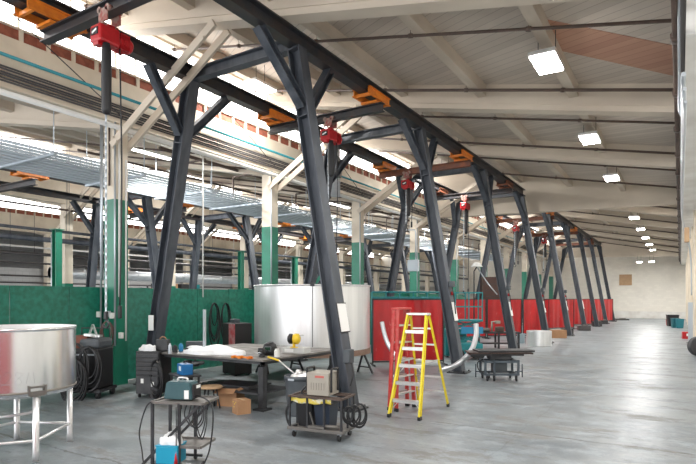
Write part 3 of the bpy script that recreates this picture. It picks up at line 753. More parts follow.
# ================================================================== LADDERS
def ladder(label, foot_c, rz, rail, H=1.72, wb=.54, wt=.34, spread=1.25, n=5, step_m=ALU):
    t = thing('step_ladder', label, 'ladder', foot_c, rz)
    # front feet on y=0, back feet on y=spread ; apex at y=.62*...
    ya = spread*.47
    for sx in (-1,1):
        a = V(sx*wb/2,0,.03); b = V(sx*wt/2,ya-.06,H-.02)
        mb = MB().hbeam(a, b, .032, .085, (1,0,0), .008); r_ = mb.build('front_rail', rail, t)
        MB().box((a.x,0,.03), (.05,.09,.06), bev=.008).build('foot', BLACKP, r_)
        a2 = V(sx*(wb/2+.02),spread,.03); b2 = V(sx*wt/2,ya+.06,H-.03)
        mb = MB().hbeam(a2, b2, .022, .05, (1,0,0), .007); r_ = mb.build('rear_rail', rail, t)
        MB().box((a2.x,a2.y,.03), (.045,.07,.06), bev=.008).build('foot', BLACKP, r_)
        m1 = a.lerp(b,.52); m2 = a2.lerp(b2,.52)
        MB().bar(m1, m2, .006, .022, (1,0,0)).build('spreader', ALU, t)
    for i in range(1, n+1):
        f = i/(n+1)*1.0; y = (ya-.06)*f; w = wb+(wt-wb)*f; z = H*f
        mb = MB().box((0,y+.01,z), (w-.02,.085,.022)); mb.box((0,y-.03,z-.02), (w-.02,.006,.045)); mb.build('step', step_m, t)
        if i in (1,3): 
            for sx in (-1,1): MB().bar((sx*(w/2-.02),y,z-.13), (sx*(w/2-.12),y,z-.01), .01, .01, (0,1,0)).build('step_brace', ALU, t)
    for f in (.17,.33,.5,.68,.85):
        y = spread+(ya+.06-spread)*f; w = wb+.04+(wt-wb-.04)*f
        MB().bar((-w/2,y,H*f), (w/2,y,H*f), .03, .012, (0,0,1)).build('rear_brace', ALU, t)
    MB().box((0,ya,H), (wt+.05,.18,.04), bev=.01).build('top_cap', ALU, t)
    return t
ladder('yellow fibreglass step ladder with aluminium steps standing open in the aisle', (-3.83,8.0,0), 0.03, YELLOW, spread=1.3, H=1.69)
# closed red ladder standing beside
t = thing('step_ladder', 'red fibreglass step ladder folded shut just left of the yellow one', 'ladder', (-4.14,8.70,0), math.radians(80))
H = 1.78
for k, (y0, y1, nm) in enumerate(((0,.05,'front_rail'),(.15,.13,'rear_rail'))):
    for sx in (-1,1):
        a, b = V(sx*.27,y0,.03), V(sx*.17,y1,H-.02)
        r_ = MB().hbeam(a, b, .025, .07, (1,0,0), .008).build(nm, REDF, t)
        MB().box((a.x,a.y,.03), (.045,.08,.06), bev=.008).build('foot', BLACKP, r_)
    for i in range(1,6):
        f = i/6; w = .54-.2*f
        if k == 0: MB().box((0,y0+(y1-y0)*f,H*f), (w-.02,.08,.022)).build('step', ALU, t)
        else: MB().bar((-w/2,y0+(y1-y0)*f,H*f), (w/2,y0+(y1-y0)*f,H*f), .03, .012, (0,0,1)).build('rear_brace', ALU, t)
MB().box((0,.09,H), (.4,.17,.04), bev=.01).build('top_cap', REDF, t)

# ================================================================== HOSES (bent pale pipes)
def hose(label, knots, r=.05):
    pts = smooth([P(px, d, EYE-(py-HY)*d/F_) for px, py, d in knots], 6)
    b0 = Vector(pts[0])
    o = MB().tube([p-b0*0 for p in pts], r, 12).build('bent_pipe', DUCT)
    return tag(o, label, 'pipe')
hose('pale bent steel pipe leaning up left of the red ladder', [(382,322,13.6),(384.5,334,13.5),(389,346,13.4),(397,357,13.3),(410,360.5,13.2),(425,361,13.2)], .055)
hose('pale bent steel pipe curving up past the second leaning leg', [(476,324,13.9),(476,336,13.8),(472,349,13.7),(463,360,13.6),(452,367,13.5),(440,371,13.3)], .065)

# ================================================================== WORK TABLE
t = thing('work_table', 'large black welding table with steel top cluttered with tools', 'table', (-7.5,8.45,0))
TW, TD, TH = 2.75, 2.5, .90
MB().box((0,0,TH-.02), (TW,TD,.035), bev=.004).build('top', STEELTOP, t)
mb = MB()
for y in (-TD/2+.08,0,TD/2-.08): mb.box((0,y,TH-.065), (TW-.1,.06,.055))
for x in (-TW/2+.08,TW/2-.08): mb.box((x,0,TH-.065), (.06,TD-.1,.055))
mb.build('under_frame', BLACKST, t)
for x in (-TW/2+.75,TW/2-.12):
    for y in (-TD/2+.12,TD/2-.12):
        lg = MB().box((x,y,(TH-.14)/2), (.11,.11,TH-.14)).build('leg', BLACKST, t)
        MB().box((x,y,.015), (.24,.24,.03)).build('foot_plate', BLACKST, lg)
mb = MB(); mb.box((.2,-.75,.28), (TW-.7,.9,.03)); mb.build('lower_shelf', BLACKST, t)
mb = MB()
for x, y, w, d, h in ((.3,-.7,.9,.6,.05),(.1,-.75,.7,.5,.03)): mb.box((x,y,.295+h/2), (w,d,h), rz=.1)
o = mb.build('sheet_offcuts', BLACKST); o.location = (-7.5,8.45,0); tag(o, 'dark steel offcuts lying on the lower shelf of the work table', 'metal offcuts')
TZ = .898
# white film bundle
q = P(214, 10.6)
def blob(name, m, c, sx, sy, sz, seed, n=36, label='', cat=''):
    rnd = random.Random(seed); ph = [rnd.random()*6 for _ in range(6)]
    bm = MB()
    def fn(u, v):
        a = u*2*math.pi; r = math.sin(v*math.pi/2)
        w = 1+.12*math.sin(3*a+ph[0])+.08*math.sin(5*a+ph[1])+.05*math.sin(9*a+ph[2])
        z = math.cos(v*math.pi/2)**.6*(1+.25*math.sin(4*a*r+ph[3])*r+.2*math.sin(7*r+ph[4]+2*math.cos(a)))
        return Vector((sx*r*w*math.cos(a), sy*r*w*math.sin(a), max(0,sz*z*.8)))
    bm.grid(fn, n, 12)
    bmesh.ops.remove_doubles(bm.bm, verts=bm.bm.verts, dist=.0005)
    o = bm.build(name, m); o.location = c
    return tag(o, label, cat)
blob('plastic_film', WHITE, (q.x,q.y,TZ), .72, .42, .15, 3, label='crumpled white plastic film lying on the work table', cat='plastic film')
# orange strips
q = P(243, 9.6)
t = thing('orange_clamp', 'orange bar clamp lying at the front edge of the work table', 'clamp', (q.x,q.y,TZ), .1)
mb = MB().box((0,0,.02), (.42,.03,.03), bev=.004); mb.build('bar', ORANGE, t)
mb = MB()
for x in (-.18,-.03,.16): mb.box((x,-.03,.025), (.04,.12,.045), bev=.008)
mb.build('jaw', ORANGE, t)
# welding helmet
q = P(270, 10.2)
t = thing('welding_helmet', 'black welding helmet resting on the work table', 'helmet', (q.x,q.y,TZ), math.radians(-70))
prof = [(0,.25),(.06,.24),(.11,.2),(.135,.13),(.13,.06),(.12,0)]
MB().lathe(prof, 24).build('shell', BLACKP, t, solid=.004)
MB().box((.12,0,.12), (.03,.13,.1), bev=.01, ry=.1).build('lens_frame', GREYP, t)
MB().box((.137,0,.13), (.008,.1,.05)).build('lens', mat('lens',(.02,.05,.03),.05), t)
MB().cyl((0,-.145,.1), (0,.145,.1), .02, 10).build('headband_knob', GREYP, t)
# bench vise
q = P(262, 9.9)
t = thing('bench_vise', 'dark bench vise on the edge of the work table', 'vise', (q.x,q.y,TZ), .3); t.scale = (.7,.7,.7)
MB().lathe([(0,0),(.09,0),(.09,.03),(.05,.05),(.05,.08),(0,.08)], 16).build('base', BLACKST, t)
mb = MB().box((0,.03,.13), (.12,.16,.1), bev=.012); mb.box((0,-.0,.2), (.14,.03,.05)); mb.build('fixed_jaw', BLACKST, t)
mb = MB().box((0,-.12,.13), (.12,.06,.1), bev=.012); mb.box((0,-.08,.2), (.14,.03,.05)); mb.box((0,-.05,.12), (.05,.2,.05)); mb.build('moving_jaw', BLACKST, t)
MB().cyl((0,-.14,.12), (0,-.26,.12), .014, 8).cyl((-.09,-.25,.12), (.09,-.25,.12), .008, 8).build('screw_handle', PIPEG, t)
# white jar
q = P(277, 9.8)
t = thing('white_canister', 'small white canister standing beside the bench vise', 'canister', (q.x,q.y,TZ))
MB().lathe([(0,0),(.05,0),(.052,.01),(.052,.12),(.04,.13),(0,.13)], 20).build('body', WHITEP, t); MB().lathe([(0,.13),(.04,.13),(.04,.15),(0,.155)], 20).build('lid', ALU, t)
# yellow tool on white carton
q = P(296, 10.6)
t = thing('white_carton', 'white carton of fittings at the back of the work table', 'box', (q.x,q.y,TZ), .1)
MB().box((0,0,.055), (.5,.26,.11), bev=.004).build('carton', mat('pale_card',(.55,.55,.53),.6), t)
MB().box((-.08,-.133,.055), (.2,.004,.06)).build('label', PAPER, t)
q2 = P(294, 10.5)
t = thing('wire_reel', 'yellow and black reel machine standing on the white carton', 'tool', (q2.x,q2.y,TZ+.11), math.radians(20))
MB().cyl((-.0,-.0,.0),(0,0,.1), .03, 10).cyl((0,0,0),(0,0,.012), .08, 16).build('stand', mat('yellow2',(.8,.55,.03),.4), t)
MB().lathe([(0,-.1),(.06,-.1),(.1,-.07),(.1,-.02),(.05,0),(0,0)], 24, (-.02,0,.17), axis='X').build('black_disc', BLACKP, t)
MB().lathe([(0,0),(.09,.0),(.105,.03),(.1,.1),(.06,.13),(0,.13)], 24, (-.01,0,.17), axis='X').build('yellow_housing', mat('yellow2',(.8,.55,.03),.4), t)
MB().tube(smooth([(.1,0,.2),(.15,0,.25),(.2,-.05,.24)]), .012, 8).build('arm', ALU, t)
# upright bar on table back
q = P(204.5, 10.9)
t = thing('upright_stand', 'slim upright steel bar standing on the work table', 'bar', (q.x,q.y,TZ))
MB().box((0,0,.42), (.045,.045,.84)).build('bar', PIPEG, t); MB().box((0,0,.01), (.16,.16,.02)).build('base', STEELTOP, t)
# blue box under the table on left & small tools
q = P(185, 9.9)
t = thing('blue_tool_case', 'blue tool case with a white label under the left end of the table', 'case', (q.x,q.y,.58), -.4)
MB().box((0,0,.09), (.3,.2,.2), bev=.015).build('case', mat('blue_plastic',(.01,.15,.4),.4), t); MB().box((.02,-.102,.11), (.1,.004,.08)).build('label', PAPER, t)
MB().tube(arc((0,0,.19), .05, 0, math.pi, 8), .008, 6).build('handle', BLACKP, t)
t = thing('low_shelf', 'low black shelf stand carrying the blue case', 'stand', (q.x,q.y,0), -.4)
MB().box((0,0,.565), (.6,.4,.03)).build('shelf', BLACKST, t)
for sx in (-.26,.26):
    for sy in (-.16,.16): MB().box((sx,sy,.275), (.03,.03,.55)).build('leg', BLACKST, t)
# wooden stool
q = P(211, 9.7)
t = thing('wooden_stool', 'small stool with round plywood seat in front of the work table', 'stool', (q.x,q.y,0))
MB().lathe([(0,.36),(.2,.36),(.205,.37),(.2,.395),(0,.395)], 24).build('seat', WOOD, t)
for i in range(4):
    a = i*math.pi/2+.4; MB().tube([(.1*math.cos(a),.1*math.sin(a),.36),(.17*math.cos(a),.17*math.sin(a),0)], .014, 8).build('leg', BLACKST, t)
# office chair behind the table
q = P(194, 11.7)
t = thing('swivel_chair', 'grey swivel chair behind the work table', 'chair', (q.x-.4,q.y+.3,0), .5)
MB().box((0,0,.5), (.46,.46,.08), bev=.03).build('seat', GREYP, t); MB().box((0,.22,.78), (.42,.06,.42), bev=.028).build('backrest', GREYP, t)
MB().cyl((0,0,.1),(0,0,.46), .03, 10).box((0,.24,.56), (.05,.03,.2)).build('post', BLACKST, t)
for i in range(5):
    a = i*2*math.pi/5; MB().bar((0,0,.12), (.28*math.cos(a),.28*math.sin(a),.08), .04, .03, (0,0,1)).cyl((.28*math.cos(a),.28*math.sin(a)-.015,.035), (.28*math.cos(a),.28*math.sin(a)+.015,.035), .035, 10).build('base_arm', ALU, t)

# red/black cabinet behind with cables
q = P(240, 14.0)
t = thing('red_cabinet', 'dirty red and black cabinet against the green partition behind the table', 'cabinet', (q.x-.1,q.y,0), math.radians(-15))
MB().box((0,0,.68), (.62,.5,1.3), bev=.015).build('body', mat('soot_black',(.02,.018,.018),.6), t)
MB().box((.16,-.255,.95), (.28,.015,.72), bev=.004).build('door', mat('worn_red',(.42,.05,.06),.5,0,(.45,.3,.3),9,.7), t)
for sx in (-.25,.25):
    for sy in (-.2,.2): MB().cyl((sx-.015,sy,.035),(sx+.015,sy,.035), .035, 10).build('wheel', BLACKP, t)
MB().box((-.1,0,1.38), (.22,.18,.1), bev=.02).build('top_part', GREYP, t)
def cable_coil(label, c, R, n, r, axis, m=CABLE, wob=.05, name='cable_coil', group=None, elong=1.0, seed=1):
    rnd = random.Random(seed); u, v = axis; u, v = Vector(u), Vector(v); w = u.cross(v)
    pts = []
    for i in range(n):
        rr = R*(1+rnd.uniform(-wob,wob)*2); off = w*rnd.uniform(-.04,.04); dz = v*rnd.uniform(-wob,wob)*R
        for k in range(20):
            a = math.pi/2+2*math.pi*k/20
            pts.append(Vector(c)+u*rr*math.cos(a)+v*rr*elong*math.sin(a)-v*rr*elong+v*R*elong+off*(k/20)+dz*math.sin(a/2)**2)
    return tag(MB().tube(pts, r, 6).build(name, m), label, 'cable', group)
q = P(241, 15.2)
for i, px in enumerate((238,248)):
    q = P(px, 15.6); cable_coil('black cables hanging in loops on the green partition, %s bunch' % ('left','right')[i], (-11.18, q.y+i*.3-.6, 1.35), .16, 6, .014, ((0,1,0),(0,0,1)), elong=3.0, seed=5+i, name='hanging_cables', wob=.18)

# ================================================================== WELDER UNITS LEFT
q = P(88, 10.9)
t = thing('welding_machine', 'black welding machine with rusty orange top box beside the round tank', 'welding machine', (q.x,q.y,0), math.radians(28))
MB().box((0,0,.15), (.85,.7,.06)).build('cart_base', BLACKST, t)
MB().box((.08,0,.58), (.6,.6,.8), bev=.03).build('lower_body', BLACKP, t)
MB().box((-.12,.02,1.08), (.42,.5,.26), bev=.015).build('top_box', mat('rust_box',(.22,.06,.03),.6,0,(.1,.03,.02),6,.6), t)
MB().box((.18,-.02,1.07), (.42,.56,.2), bev=.06).build('hood', GREYP, t)
MB().box((.1,-.305,.86), (.4,.01,.03)).build('trim_strip', PIPEG, t)
for sx in (-.3,.36):
    for sy in (-.28,.28): MB().cyl((sx-.03,sy,.07),(sx+.03,sy,.07), .07, 14).build('wheel', BLACKP, t)
MB().tube([(-.3,.3,.9),(-.3,.3,1.35),(.3,.3,1.35),(.3,.3,.9)], .015, 8).build('handle', BLACKST, t)
for i in range(3):
    o = cable_coil('thick black welding cable draped over the black machine, %s loop set' % ('left','middle','right')[i], (q.x+.02+(i-1)*.24+.18, q.y-.36+(i-1)*.13-.04, .68), .2+.04*(i==1), 5, .018, ((.88,.47,0),(0,0,1)), elong=1.7, seed=20+i, wob=.12, name='welding_cable', group='cables on the black machine')
t2 = P(96, 10.8)
mb = MB()
for i in range(3): mb.box((.02*i-.02,0,.05+.0*i), (.3,.16,.04), rz=.3*i, ry=.1)
mb.bar((-.12,0,.06),(.0,0,.26),.02,.05); mb.bar((.12,0,.06),(.0,0,.26),.02,.05)
o = mb.build('metal_parts', ALU); o.location = (q.x+.16,q.y+.0,1.17+.005); tag(o, 'shiny metal parts propped on top of the black welding machine', 'metal parts')
q = P(73, 10.4)
cable_coil('black cable coil on the floor stand left of the welding machine', (q.x,q.y,.45), .22, 7, .015, ((.88,.47,0),(0,0,1)), elong=1.7, seed=31, wob=.12)
# cable bundle on the column
q = P(118, 11.9)
cable_coil('brown and black cables hanging on the first green column', (-10.9,7.5,1.2), .12, 5, .013, ((.8,.6,0),(0,0,1)), mat('brown_cable',(.1,.05,.04),.5), elong=2.0, seed=33, name='hanging_cables', wob=.2)
for i, (dx, dz) in enumerate(((-.3,1.6),(.05,1.62),(.18,1.58),(.5,1.15))):
    tag(MB().box((-10.95+dx, 7.53, dz), (.11,.06,.13), bev=.008).build('outlet_box', WHITEP if i != 1 else PIPEG), 'small pale outlet box at the foot of the first green column, %s from the left' % ordL[i], 'electrical box', 'outlet boxes on the first column')
# tool chest
q = P(154, 10.9)
t = thing('tool_chest', 'black rolling tool chest in front of the leaning leg, left of the table', 'tool chest', (q.x,q.y,0), math.radians(22))
MB().box((0,0,.5), (.5,.5,.84), bev=.01).build('body', BLACKP, t)
for i in range(5):
    d_o = MB().box((0,-.26,.84-i*.085-(.0)), (.46,.02,.072), bev=.004).build('drawer', BLACKST, t)
    MB().box((0,-.275,.862-i*.085), (.4,.012,.01)).build('handle', PIPED, d_o)
MB().box((0,-.26,.26), (.46,.02,.34), bev=.004).build('door', BLACKST, t)
MB().box((-.1,-.272,.34), (.06,.004,.09)).build('sticker', PAPER, t); MB().box((.12,-.272,.28), (.06,.004,.09)).build('sticker', PAPER, t)
for sx in (-.2,.2):
    for sy in (-.2,.2): MB().cyl((sx-.015,sy,.04),(sx+.015,sy,.04), .04, 12).build('caster', BLACKP, t)
TT = .92
blob('white_rags', WHITE, (q.x-.06,q.y-.08,TT), .19, .14, .13, 9, label='crumpled white rags on top of the tool chest', cat='rags')
q1 = P(160, 10.8)
t = thing('parts_organiser', 'dark small parts case standing on the tool chest', 'case', (q.x+.15,q.y+.1,TT), .4)
MB().box((0,0,.11), (.24,.14,.22), bev=.01).build('case', BLACKST, t)
MB().tube(arc((0,0,.2), .07, .2, math.pi-.2, 8), .012, 8).build('handle', mat('wood_handle',(.3,.16,.08),.5), t)
q1 = P(171, 10.35)
for i, (px, d, h, r, m_, lb) in enumerate(((170,10.4,.2,.035,PIPEG,'silver spray can on the left end of the work table'),(175,10.7,.14,.05,BLACKP,'short black pot on the left end of the work table'),(181,10.9,.16,.045,mat('blue2',(.02,.2,.4),.4),'blue can on the left end of the work table'),(187,10.6,.1,.05,BLACKP,'low black pot right of the blue can'))):
    qq = P(px,d); o = MB().lathe([(0,0),(r,0),(r,h*.8),(r*.5,h*.9),(r*.5,h),(0,h)], 16).build('can', m_); o.location = (qq.x,qq.y,TZ); tag(o, lb, 'can')
q = P(171, 10.0)
cable_coil('thick coil of black cable hanging at the left end of the work table', (-8.72,7.05,.42), .17, 9, .016, ((1,0,0),(0,0,1)), elong=1.9, seed=41, wob=.15, name='cable_coil')

# ================================================================== FRONT CART WITH TEAL WELDER
q = P(190, 6.35)
CA = math.radians(22)
q = P(186, 6.4)
t = thing('steel_cart', 'black steel rack cart in the foreground with the small teal welder on top', 'cart', (q.x,q.y,0), CA)
W2, D2 = .62, .42
def ring_(z, w=W2, d=D2, x0=0):
    return MB().bar((x0-w/2,-d/2,z),(x0+w/2,-d/2,z),.03,.03).bar((x0-w/2,d/2,z),(x0+w/2,d/2,z),.03,.03).bar((x0-w/2,-d/2,z),(x0-w/2,d/2,z),.03,.03,(1,0,0)).bar((x0+w/2,-d/2,z),(x0+w/2,d/2,z),.03,.03,(1,0,0))
r_ = ring_(.76); r_.box((0,0,.755), (W2,D2,.008)); r_.build('top_tray', STEELTOP, t)
r_ = ring_(.26,.5,.4,.02); r_.box((.02,0,.25), (.5,.4,.008)); r_.build('lower_tray', STEELTOP, t)
for x, y in ((-W2/2,-D2/2),(-W2/2,D2/2),(.02,-D2/2),(.02,D2/2)):
    MB().bar((x,y,.03),(x,y,.76),.03,.03).build('leg', BLACKST, t)
for y in (-D2/2,D2/2):
    MB().bar((-W2/2-.12,y,.04),(W2/2-.05,y,.74),.025,.03).build('diagonal_brace', BLACKST, t)
MB().bar((-W2/2,-D2/2,.05),(W2/2-.2,-D2/2,.05),.03,.03).bar((-W2/2,D2/2,.05),(W2/2-.2,D2/2,.05),.03,.03).bar((-W2/2,-D2/2,.05),(-W2/2,D2/2,.05),.03,.03,(1,0,0)).build('base_frame', BLACKST, t)
for x in (-W2/2,.02):
    for y in (-D2/2,D2/2): MB().cyl((x-.012,y,.028),(x+.012,y,.028), .028, 12).build('caster', BLACKP, t)
def cartpt(x, y, z): 
    return Vector((q.x+x*math.cos(CA)-y*math.sin(CA), q.y+x*math.sin(CA)+y*math.cos(CA), z))
wq = cartpt(-.05,.02,.777)
t = thing('small_welder', 'small teal and grey portable welder on the foreground cart', 'welder', wq, CA)
mb = MB().prism8([(-.19,-.11,0),(.17,-.11,0),(.17,.11,0),(-.19,.11,0),(-.16,-.1,.2),(.14,-.1,.2),(.14,.1,.2),(-.16,.1,.2)])
bmesh.ops.bevel(mb.bm, geom=list(mb.bm.edges), offset=.012, segments=2, affect='EDGES'); mb.build('case', CART_B, t)
MB().box((.175,0,.09), (.02,.2,.17), bev=.006).build('front_panel', BLACKP, t)
MB().box((.187,.02,.14), (.006,.1,.035)).build('display', PAPER, t)
MB().box((.1,-.112,.06), (.055,.006,.1)).build('side_label', PAPER, t)
MB().tube(smooth([(-.06,0,.2),(-.05,0,.235),(.05,0,.235),(.06,0,.2)],5), .012, 8).build('handle', ALU, t)
bq = cartpt(-.2,-.0,.0)
bq = P(163,6.2)
t = thing('turquoise_box', 'turquoise plastic box at the foot of the foreground cart', 'box', (bq.x+.02,bq.y+.1,0.07), CA)
MB().box((0,0,.1), (.26,.24,.2), bev=.012).build('box', CADDY, t); MB().box((0,0,.205), (.27,.25,.015), bev=.004).build('lid', CADDY, t)
blob('white_bag', WHITE, (bq.x+.02,bq.y+.1,.285), .14, .11, .13, 13, label='crumpled white bag on the turquoise box in the cart', cat='bag')
# cart cables
mb = MB()
for i in range(4):
    a = cartpt(.12+.05*i,-.2,.77); b = cartpt(.3+.02*i,-.23,.75)
    m_ = (a+b)/2; mb.tube(smooth([a, V(a.x-.03,a.y-.02,.62-.03*i), V(m_.x,m_.y-.02,.5-.06*i+.05*(i%2)), V(b.x+.02,b.y-.02,.6-.02*i), b],7), .007, 6)
tag(mb.build('cable_loops', CABLE), 'thin black cables looped under the cart top', 'cable')
a = cartpt(.34,-.12,.77)
e = P(218, 5.9)
mb = MB().tube(smooth([cartpt(.12,0,.82), cartpt(.24,-.05,.80), a, V(a.x+.09,a.y-.03,.70), V(a.x+.12,a.y-.06,.5), V(a.x+.1,a.y-.09,.25), V(a.x+.05,a.y-.12,.10)],8), .009, 8)
mb.tube([(a.x+.05,a.y-.12,.12),(a.x-.02,a.y-.15,.02)], [.014,.022], 10)
tag(mb.build('torch_cable', CABLE), 'black torch cable with handle hanging off the right of the foreground cart', 'cable')
mb = MB().tube(smooth([cartpt(-.32,-.1,.77), cartpt(-.42,-.14,.7), cartpt(-.5,-.16,.42), cartpt(-.46,-.18,.2), cartpt(-.36,-.26,.012), cartpt(-.1,-.35,.012)],8), .008, 8)
tag(mb.build('power_cable', CABLE), 'black power cable looping down left of the foreground cart', 'cable')
a = cartpt(.0,-.24,.0)
mb = MB().tube([(a.x,a.y,.72),(a.x+.01,a.y-.01,.22)], .006, 6); 
o = mb.build('clamp_lead', CABLE); tag(o, 'thin lead with red clamp hanging from the foreground cart', 'clamp')
MB().tube([(a.x+.01,a.y-.01,.23),(a.x+.0,a.y-.01,.04)], [.012,.026], 8).build('red_clamp', RED, o)

# ================================================================== TRASH CAN
q = P(299.5, 9.15)
t = thing('trash_can', 'round dark grey trash can full of scraps beside the work table', 'trash can', (q.x,q.y,0))
MB().lathe([(0,.0),(.2,0),(.245,.6),(.262,.6),(.262,.66),(.245,.67),(.235,.62),(.19,.03),(0,.03)], 36).build('can', GREYP, t)
for k2 in (-1,1): MB().box((k2*.27,0,.55), (.05,.1,.04), bev=.01).build('handle', GREYP, t)
MB().box((.02,-.262,.62), (.12,.012,.03)).build('badge', PIPEG, t)
blob('crumpled_foil', ALU, (q.x+.02,q.y,.55), .2, .18, .22, 21, label='crumpled silver packaging heaped in the trash can', cat='packaging')
b0 = P(268,9.55,.93); b1 = P(285,9.3,.86); b2 = P(296,9.2,.66)
t = thing('long_handled_tool', 'long yellow handled tool poking out of the trash can', 'tool', b2)
MB().tube([b0-b2,(b0*.35+b1*.65)-b2], .018, 10).build('yellow_handle', mat('yellow3',(.85,.6,.03),.4), t)
MB().tube([(b0*.35+b1*.65)-b2,(0,0,0)], .013, 10).build('metal_shaft', ALU, t)

# ================================================================== PLATFORM CART
q = P(322, 7.72)
CB = math.radians(8)
t = thing('platform_cart', 'low wheeled platform cart with rail frame in front of the nearest leaning leg', 'cart', (q.x,q.y,0), CB)
W3, D3 = .86, .5
MB().box((0,0,.13), (W3,D3,.04), bev=.004).build('deck', STEELTOP, t)
for x in (-W3/2+.08,W3/2-.08):
    for y in (-D3/2+.07,D3/2-.07):
        w_ = MB().cyl((x-.015,y,.045),(x+.015,y,.045), .045, 14).build('caster', BLACKP, t)
        MB().box((x,y+.01,.095), (.05,.04,.05)).build('caster_fork', PIPEG, w_)
mb = MB()
for x, y in ((-W3/2+.03,-D3/2+.03),(-.12,-D3/2+.03),(.14,-D3/2+.03),(W3/2-.03,-D3/2+.03),(W3/2-.03,D3/2-.03),(-W3/2+.03,D3/2-.03),(W3/2-.03,0),(-W3/2+.03,0)): MB().bar((x,y,.15),(x,y,.58),.026,.026).build('post', BLACKST, t)
mb.bm.free()
mb = MB().bar((-W3/2+.02,-D3/2+.03,.58),(W3/2-.02,-D3/2+.03,.58),.03,.025).bar((-W3/2+.02,D3/2-.03,.58),(W3/2-.02,D3/2-.03,.58),.03,.025).bar((-W3/2+.03,-D3/2,.58),(-W3/2+.03,D3/2,.58),.03,.025,(1,0,0)).bar((W3/2-.03,-D3/2,.58),(W3/2-.03,D3/2,.58),.03,.025,(1,0,0))
mb.bar((-W3/2+.05,-.08,.572),(W3/2-.05,-.08,.572),.025,.02).bar((-W3/2+.05,.14,.572),(W3/2-.05,.14,.572),.025,.02)
mb.build('top_rail', PIPEB, t)
def cb(x, y, z): return Vector((q.x+x*math.cos(CB)-y*math.sin(CB), q.y+x*math.sin(CB)+y*math.cos(CB), z))
t = thing('plasma_cutter', 'beige metal power unit with black handles on the platform cart', 'power unit', cb(0.0,.03,.595), CB)
MB().box((0,0,.16), (.34,.34,.32), bev=.008).build('case', BEIGE, t)
MB().box((.03,-.172,.265), (.14,.004,.03)).build('red_lettering_strip', mat('red_print',(.5,.12,.1),.5), t)
mb = MB()
for i in range(6): mb.box((-.1+.04*i,-.172,.13), (.006,.004,.1))
mb.build('vent_lines', mat('vent',(.2,.18,.15),.6), t)
for k2 in (-1,1):
    MB().tube(smooth([(k2*.19,-.12,.05),(k2*.19,-.12,.34),(k2*.19,-.1,.37),(k2*.19,.05,.37),(k2*.19,.1,.34),(k2*.19,.1,.05)],5), .016, 8).build('handle', BLACKP, t)
# yellow tape / cloth round the rail
tm = mat('yellow_caution', (.75,.6,.1), .5, 0, (.75,.72,.62), 9, .9, lo=.48, hi=.52)
def fn(u, v):
    x = -.43+.66*u; return cb(x, -.19+.015*math.sin(x*9)-.01, .575-v*.07-.02*math.sin(u*math.pi)+.008*math.sin(17*u))
o = MB().grid(fn, 40, 3).build('caution_tape', tm, solid=.004); tag(o, 'yellow and white caution film wrapped along the cart rail', 'caution tape')
for i, (x, lb) in enumerate(((-.2,'black plastic bin on the platform cart, left one'),(.08,'dark blue-black bin on the platform cart, right one'))):
    t = thing('plastic_bin', lb, 'bin', cb(x,-.02,.15), CB)
    mb = MB().prism8([(-.1,-.12,0),(.1,-.12,0),(.1,.12,0),(-.1,.12,0),(-.125,-.15,.33),(.125,-.15,.33),(.125,.15,.33),(-.125,.15,.33)]); mb.build('bin', (BLACKP,mat('navy_plastic',(.02,.03,.05),.4))[i], t)
    mb = MB().box((0,0,.335), (.27,.32,.02), bev=.004); mb.build('rim', BLACKP, t)
mb = MB().box((0,0,.02), (.25,.08,.03)).cyl((.1,0,.04),(.32,.05,.03), .025, 10).bar((-.05,0,.04),(-.1,-.02,.22),.03,.012)
o = mb.build('scrap_parts', STEELTOP); o.location = cb(.02,-.2,.152); o.rotation_euler = (0,0,CB); tag(o, 'grey metal scraps lying on the deck of the platform cart', 'metal parts')
# coils at right of the cart
cq = cb(.40,-.02,.62)
for i in range(3):
    cable_coil('thick black cable coiled over the right end of the platform cart, %s coil' % ordL[i], (cq.x+.03+.05*i,cq.y-.02+.07*i,.34+.0*i), .075+.008*i, 4, .012, ((.75,.66,0),(0,0,1)), elong=1.55, seed=50+i, wob=.1, group='coils on the platform cart')
o = MB().tube(smooth([cb(-.3,.1,.52),cb(-.42,.0,.5),cb(-.52,-.08,.38),cb(-.52,-.1,.24),cb(-.44,-.14,.14),cb(-.3,-.2,.17)],8), .016, 8).build('hose', CABLE)
tag(o, 'black hose bowing out left of the platform cart', 'hose')
o = MB().tube(smooth([cb(-.17,.1,.72),cb(-.28,.05,.68),cb(-.34,.02,.6),cb(-.3,.0,.56)],8), .014, 8).build('hose', CABLE); tag(o, 'short black hose at the left side of the beige power unit', 'hose')
# boxes by leg
t = thing('torch_holder', 'grey device with hoses clamped to the nearest leaning leg', 'device', (legpoint(8.2,1.0)+.22,8.1,.95))
MB().box((0,0,0), (.14,.16,.24), bev=.015).build('body', GREYP, t); MB().tube(smooth([(.05,0,-.1),(.12,-.05,-.3),(.1,-.1,-.5)]), .015, 8).build('hose', CABLE, t)

# ================================================================== CASTER TABLE (mid)
q = P(499, 13.1)
t = thing('lift_cart', 'blue-grey wheeled cart carrying long steel plates in front of the red curtains', 'cart', (q.x,q.y,0), math.radians(31))
FR = mat('blue_grey_paint', (.07,.09,.11), .45, 0, (.04,.05,.06), 6, .6)
W4, D4 = .78, .5
mb = MB()
for z in (.16,.46): 
    for y in (-D4/2,D4/2): mb.bar((-W4/2,y,z),(W4/2,y,z),.05,.05)
    for x in (-W4/2,W4/2): mb.bar((x,-D4/2,z),(x,D4/2,z),.05,.05,(1,0,0))
mb.build('frame', FR, t)
for x in (-W4/2,-.18,W4/2):
    for y in (-D4/2,D4/2):
        if x == -.18 and y > 0: continue
        MB().bar((x,y,.14),(x,y,.5),.05,.05).build('post', FR, t)
for x in (-W4/2+.05,W4/2-.05,-.18):
    for y in (-D4/2,D4/2): MB().cyl((x-.015,y,.055),(x+.015,y,.055), .055, 14).box((x,y+.01,.115), (.05,.05,.07)).build('caster', BLACKP, t)
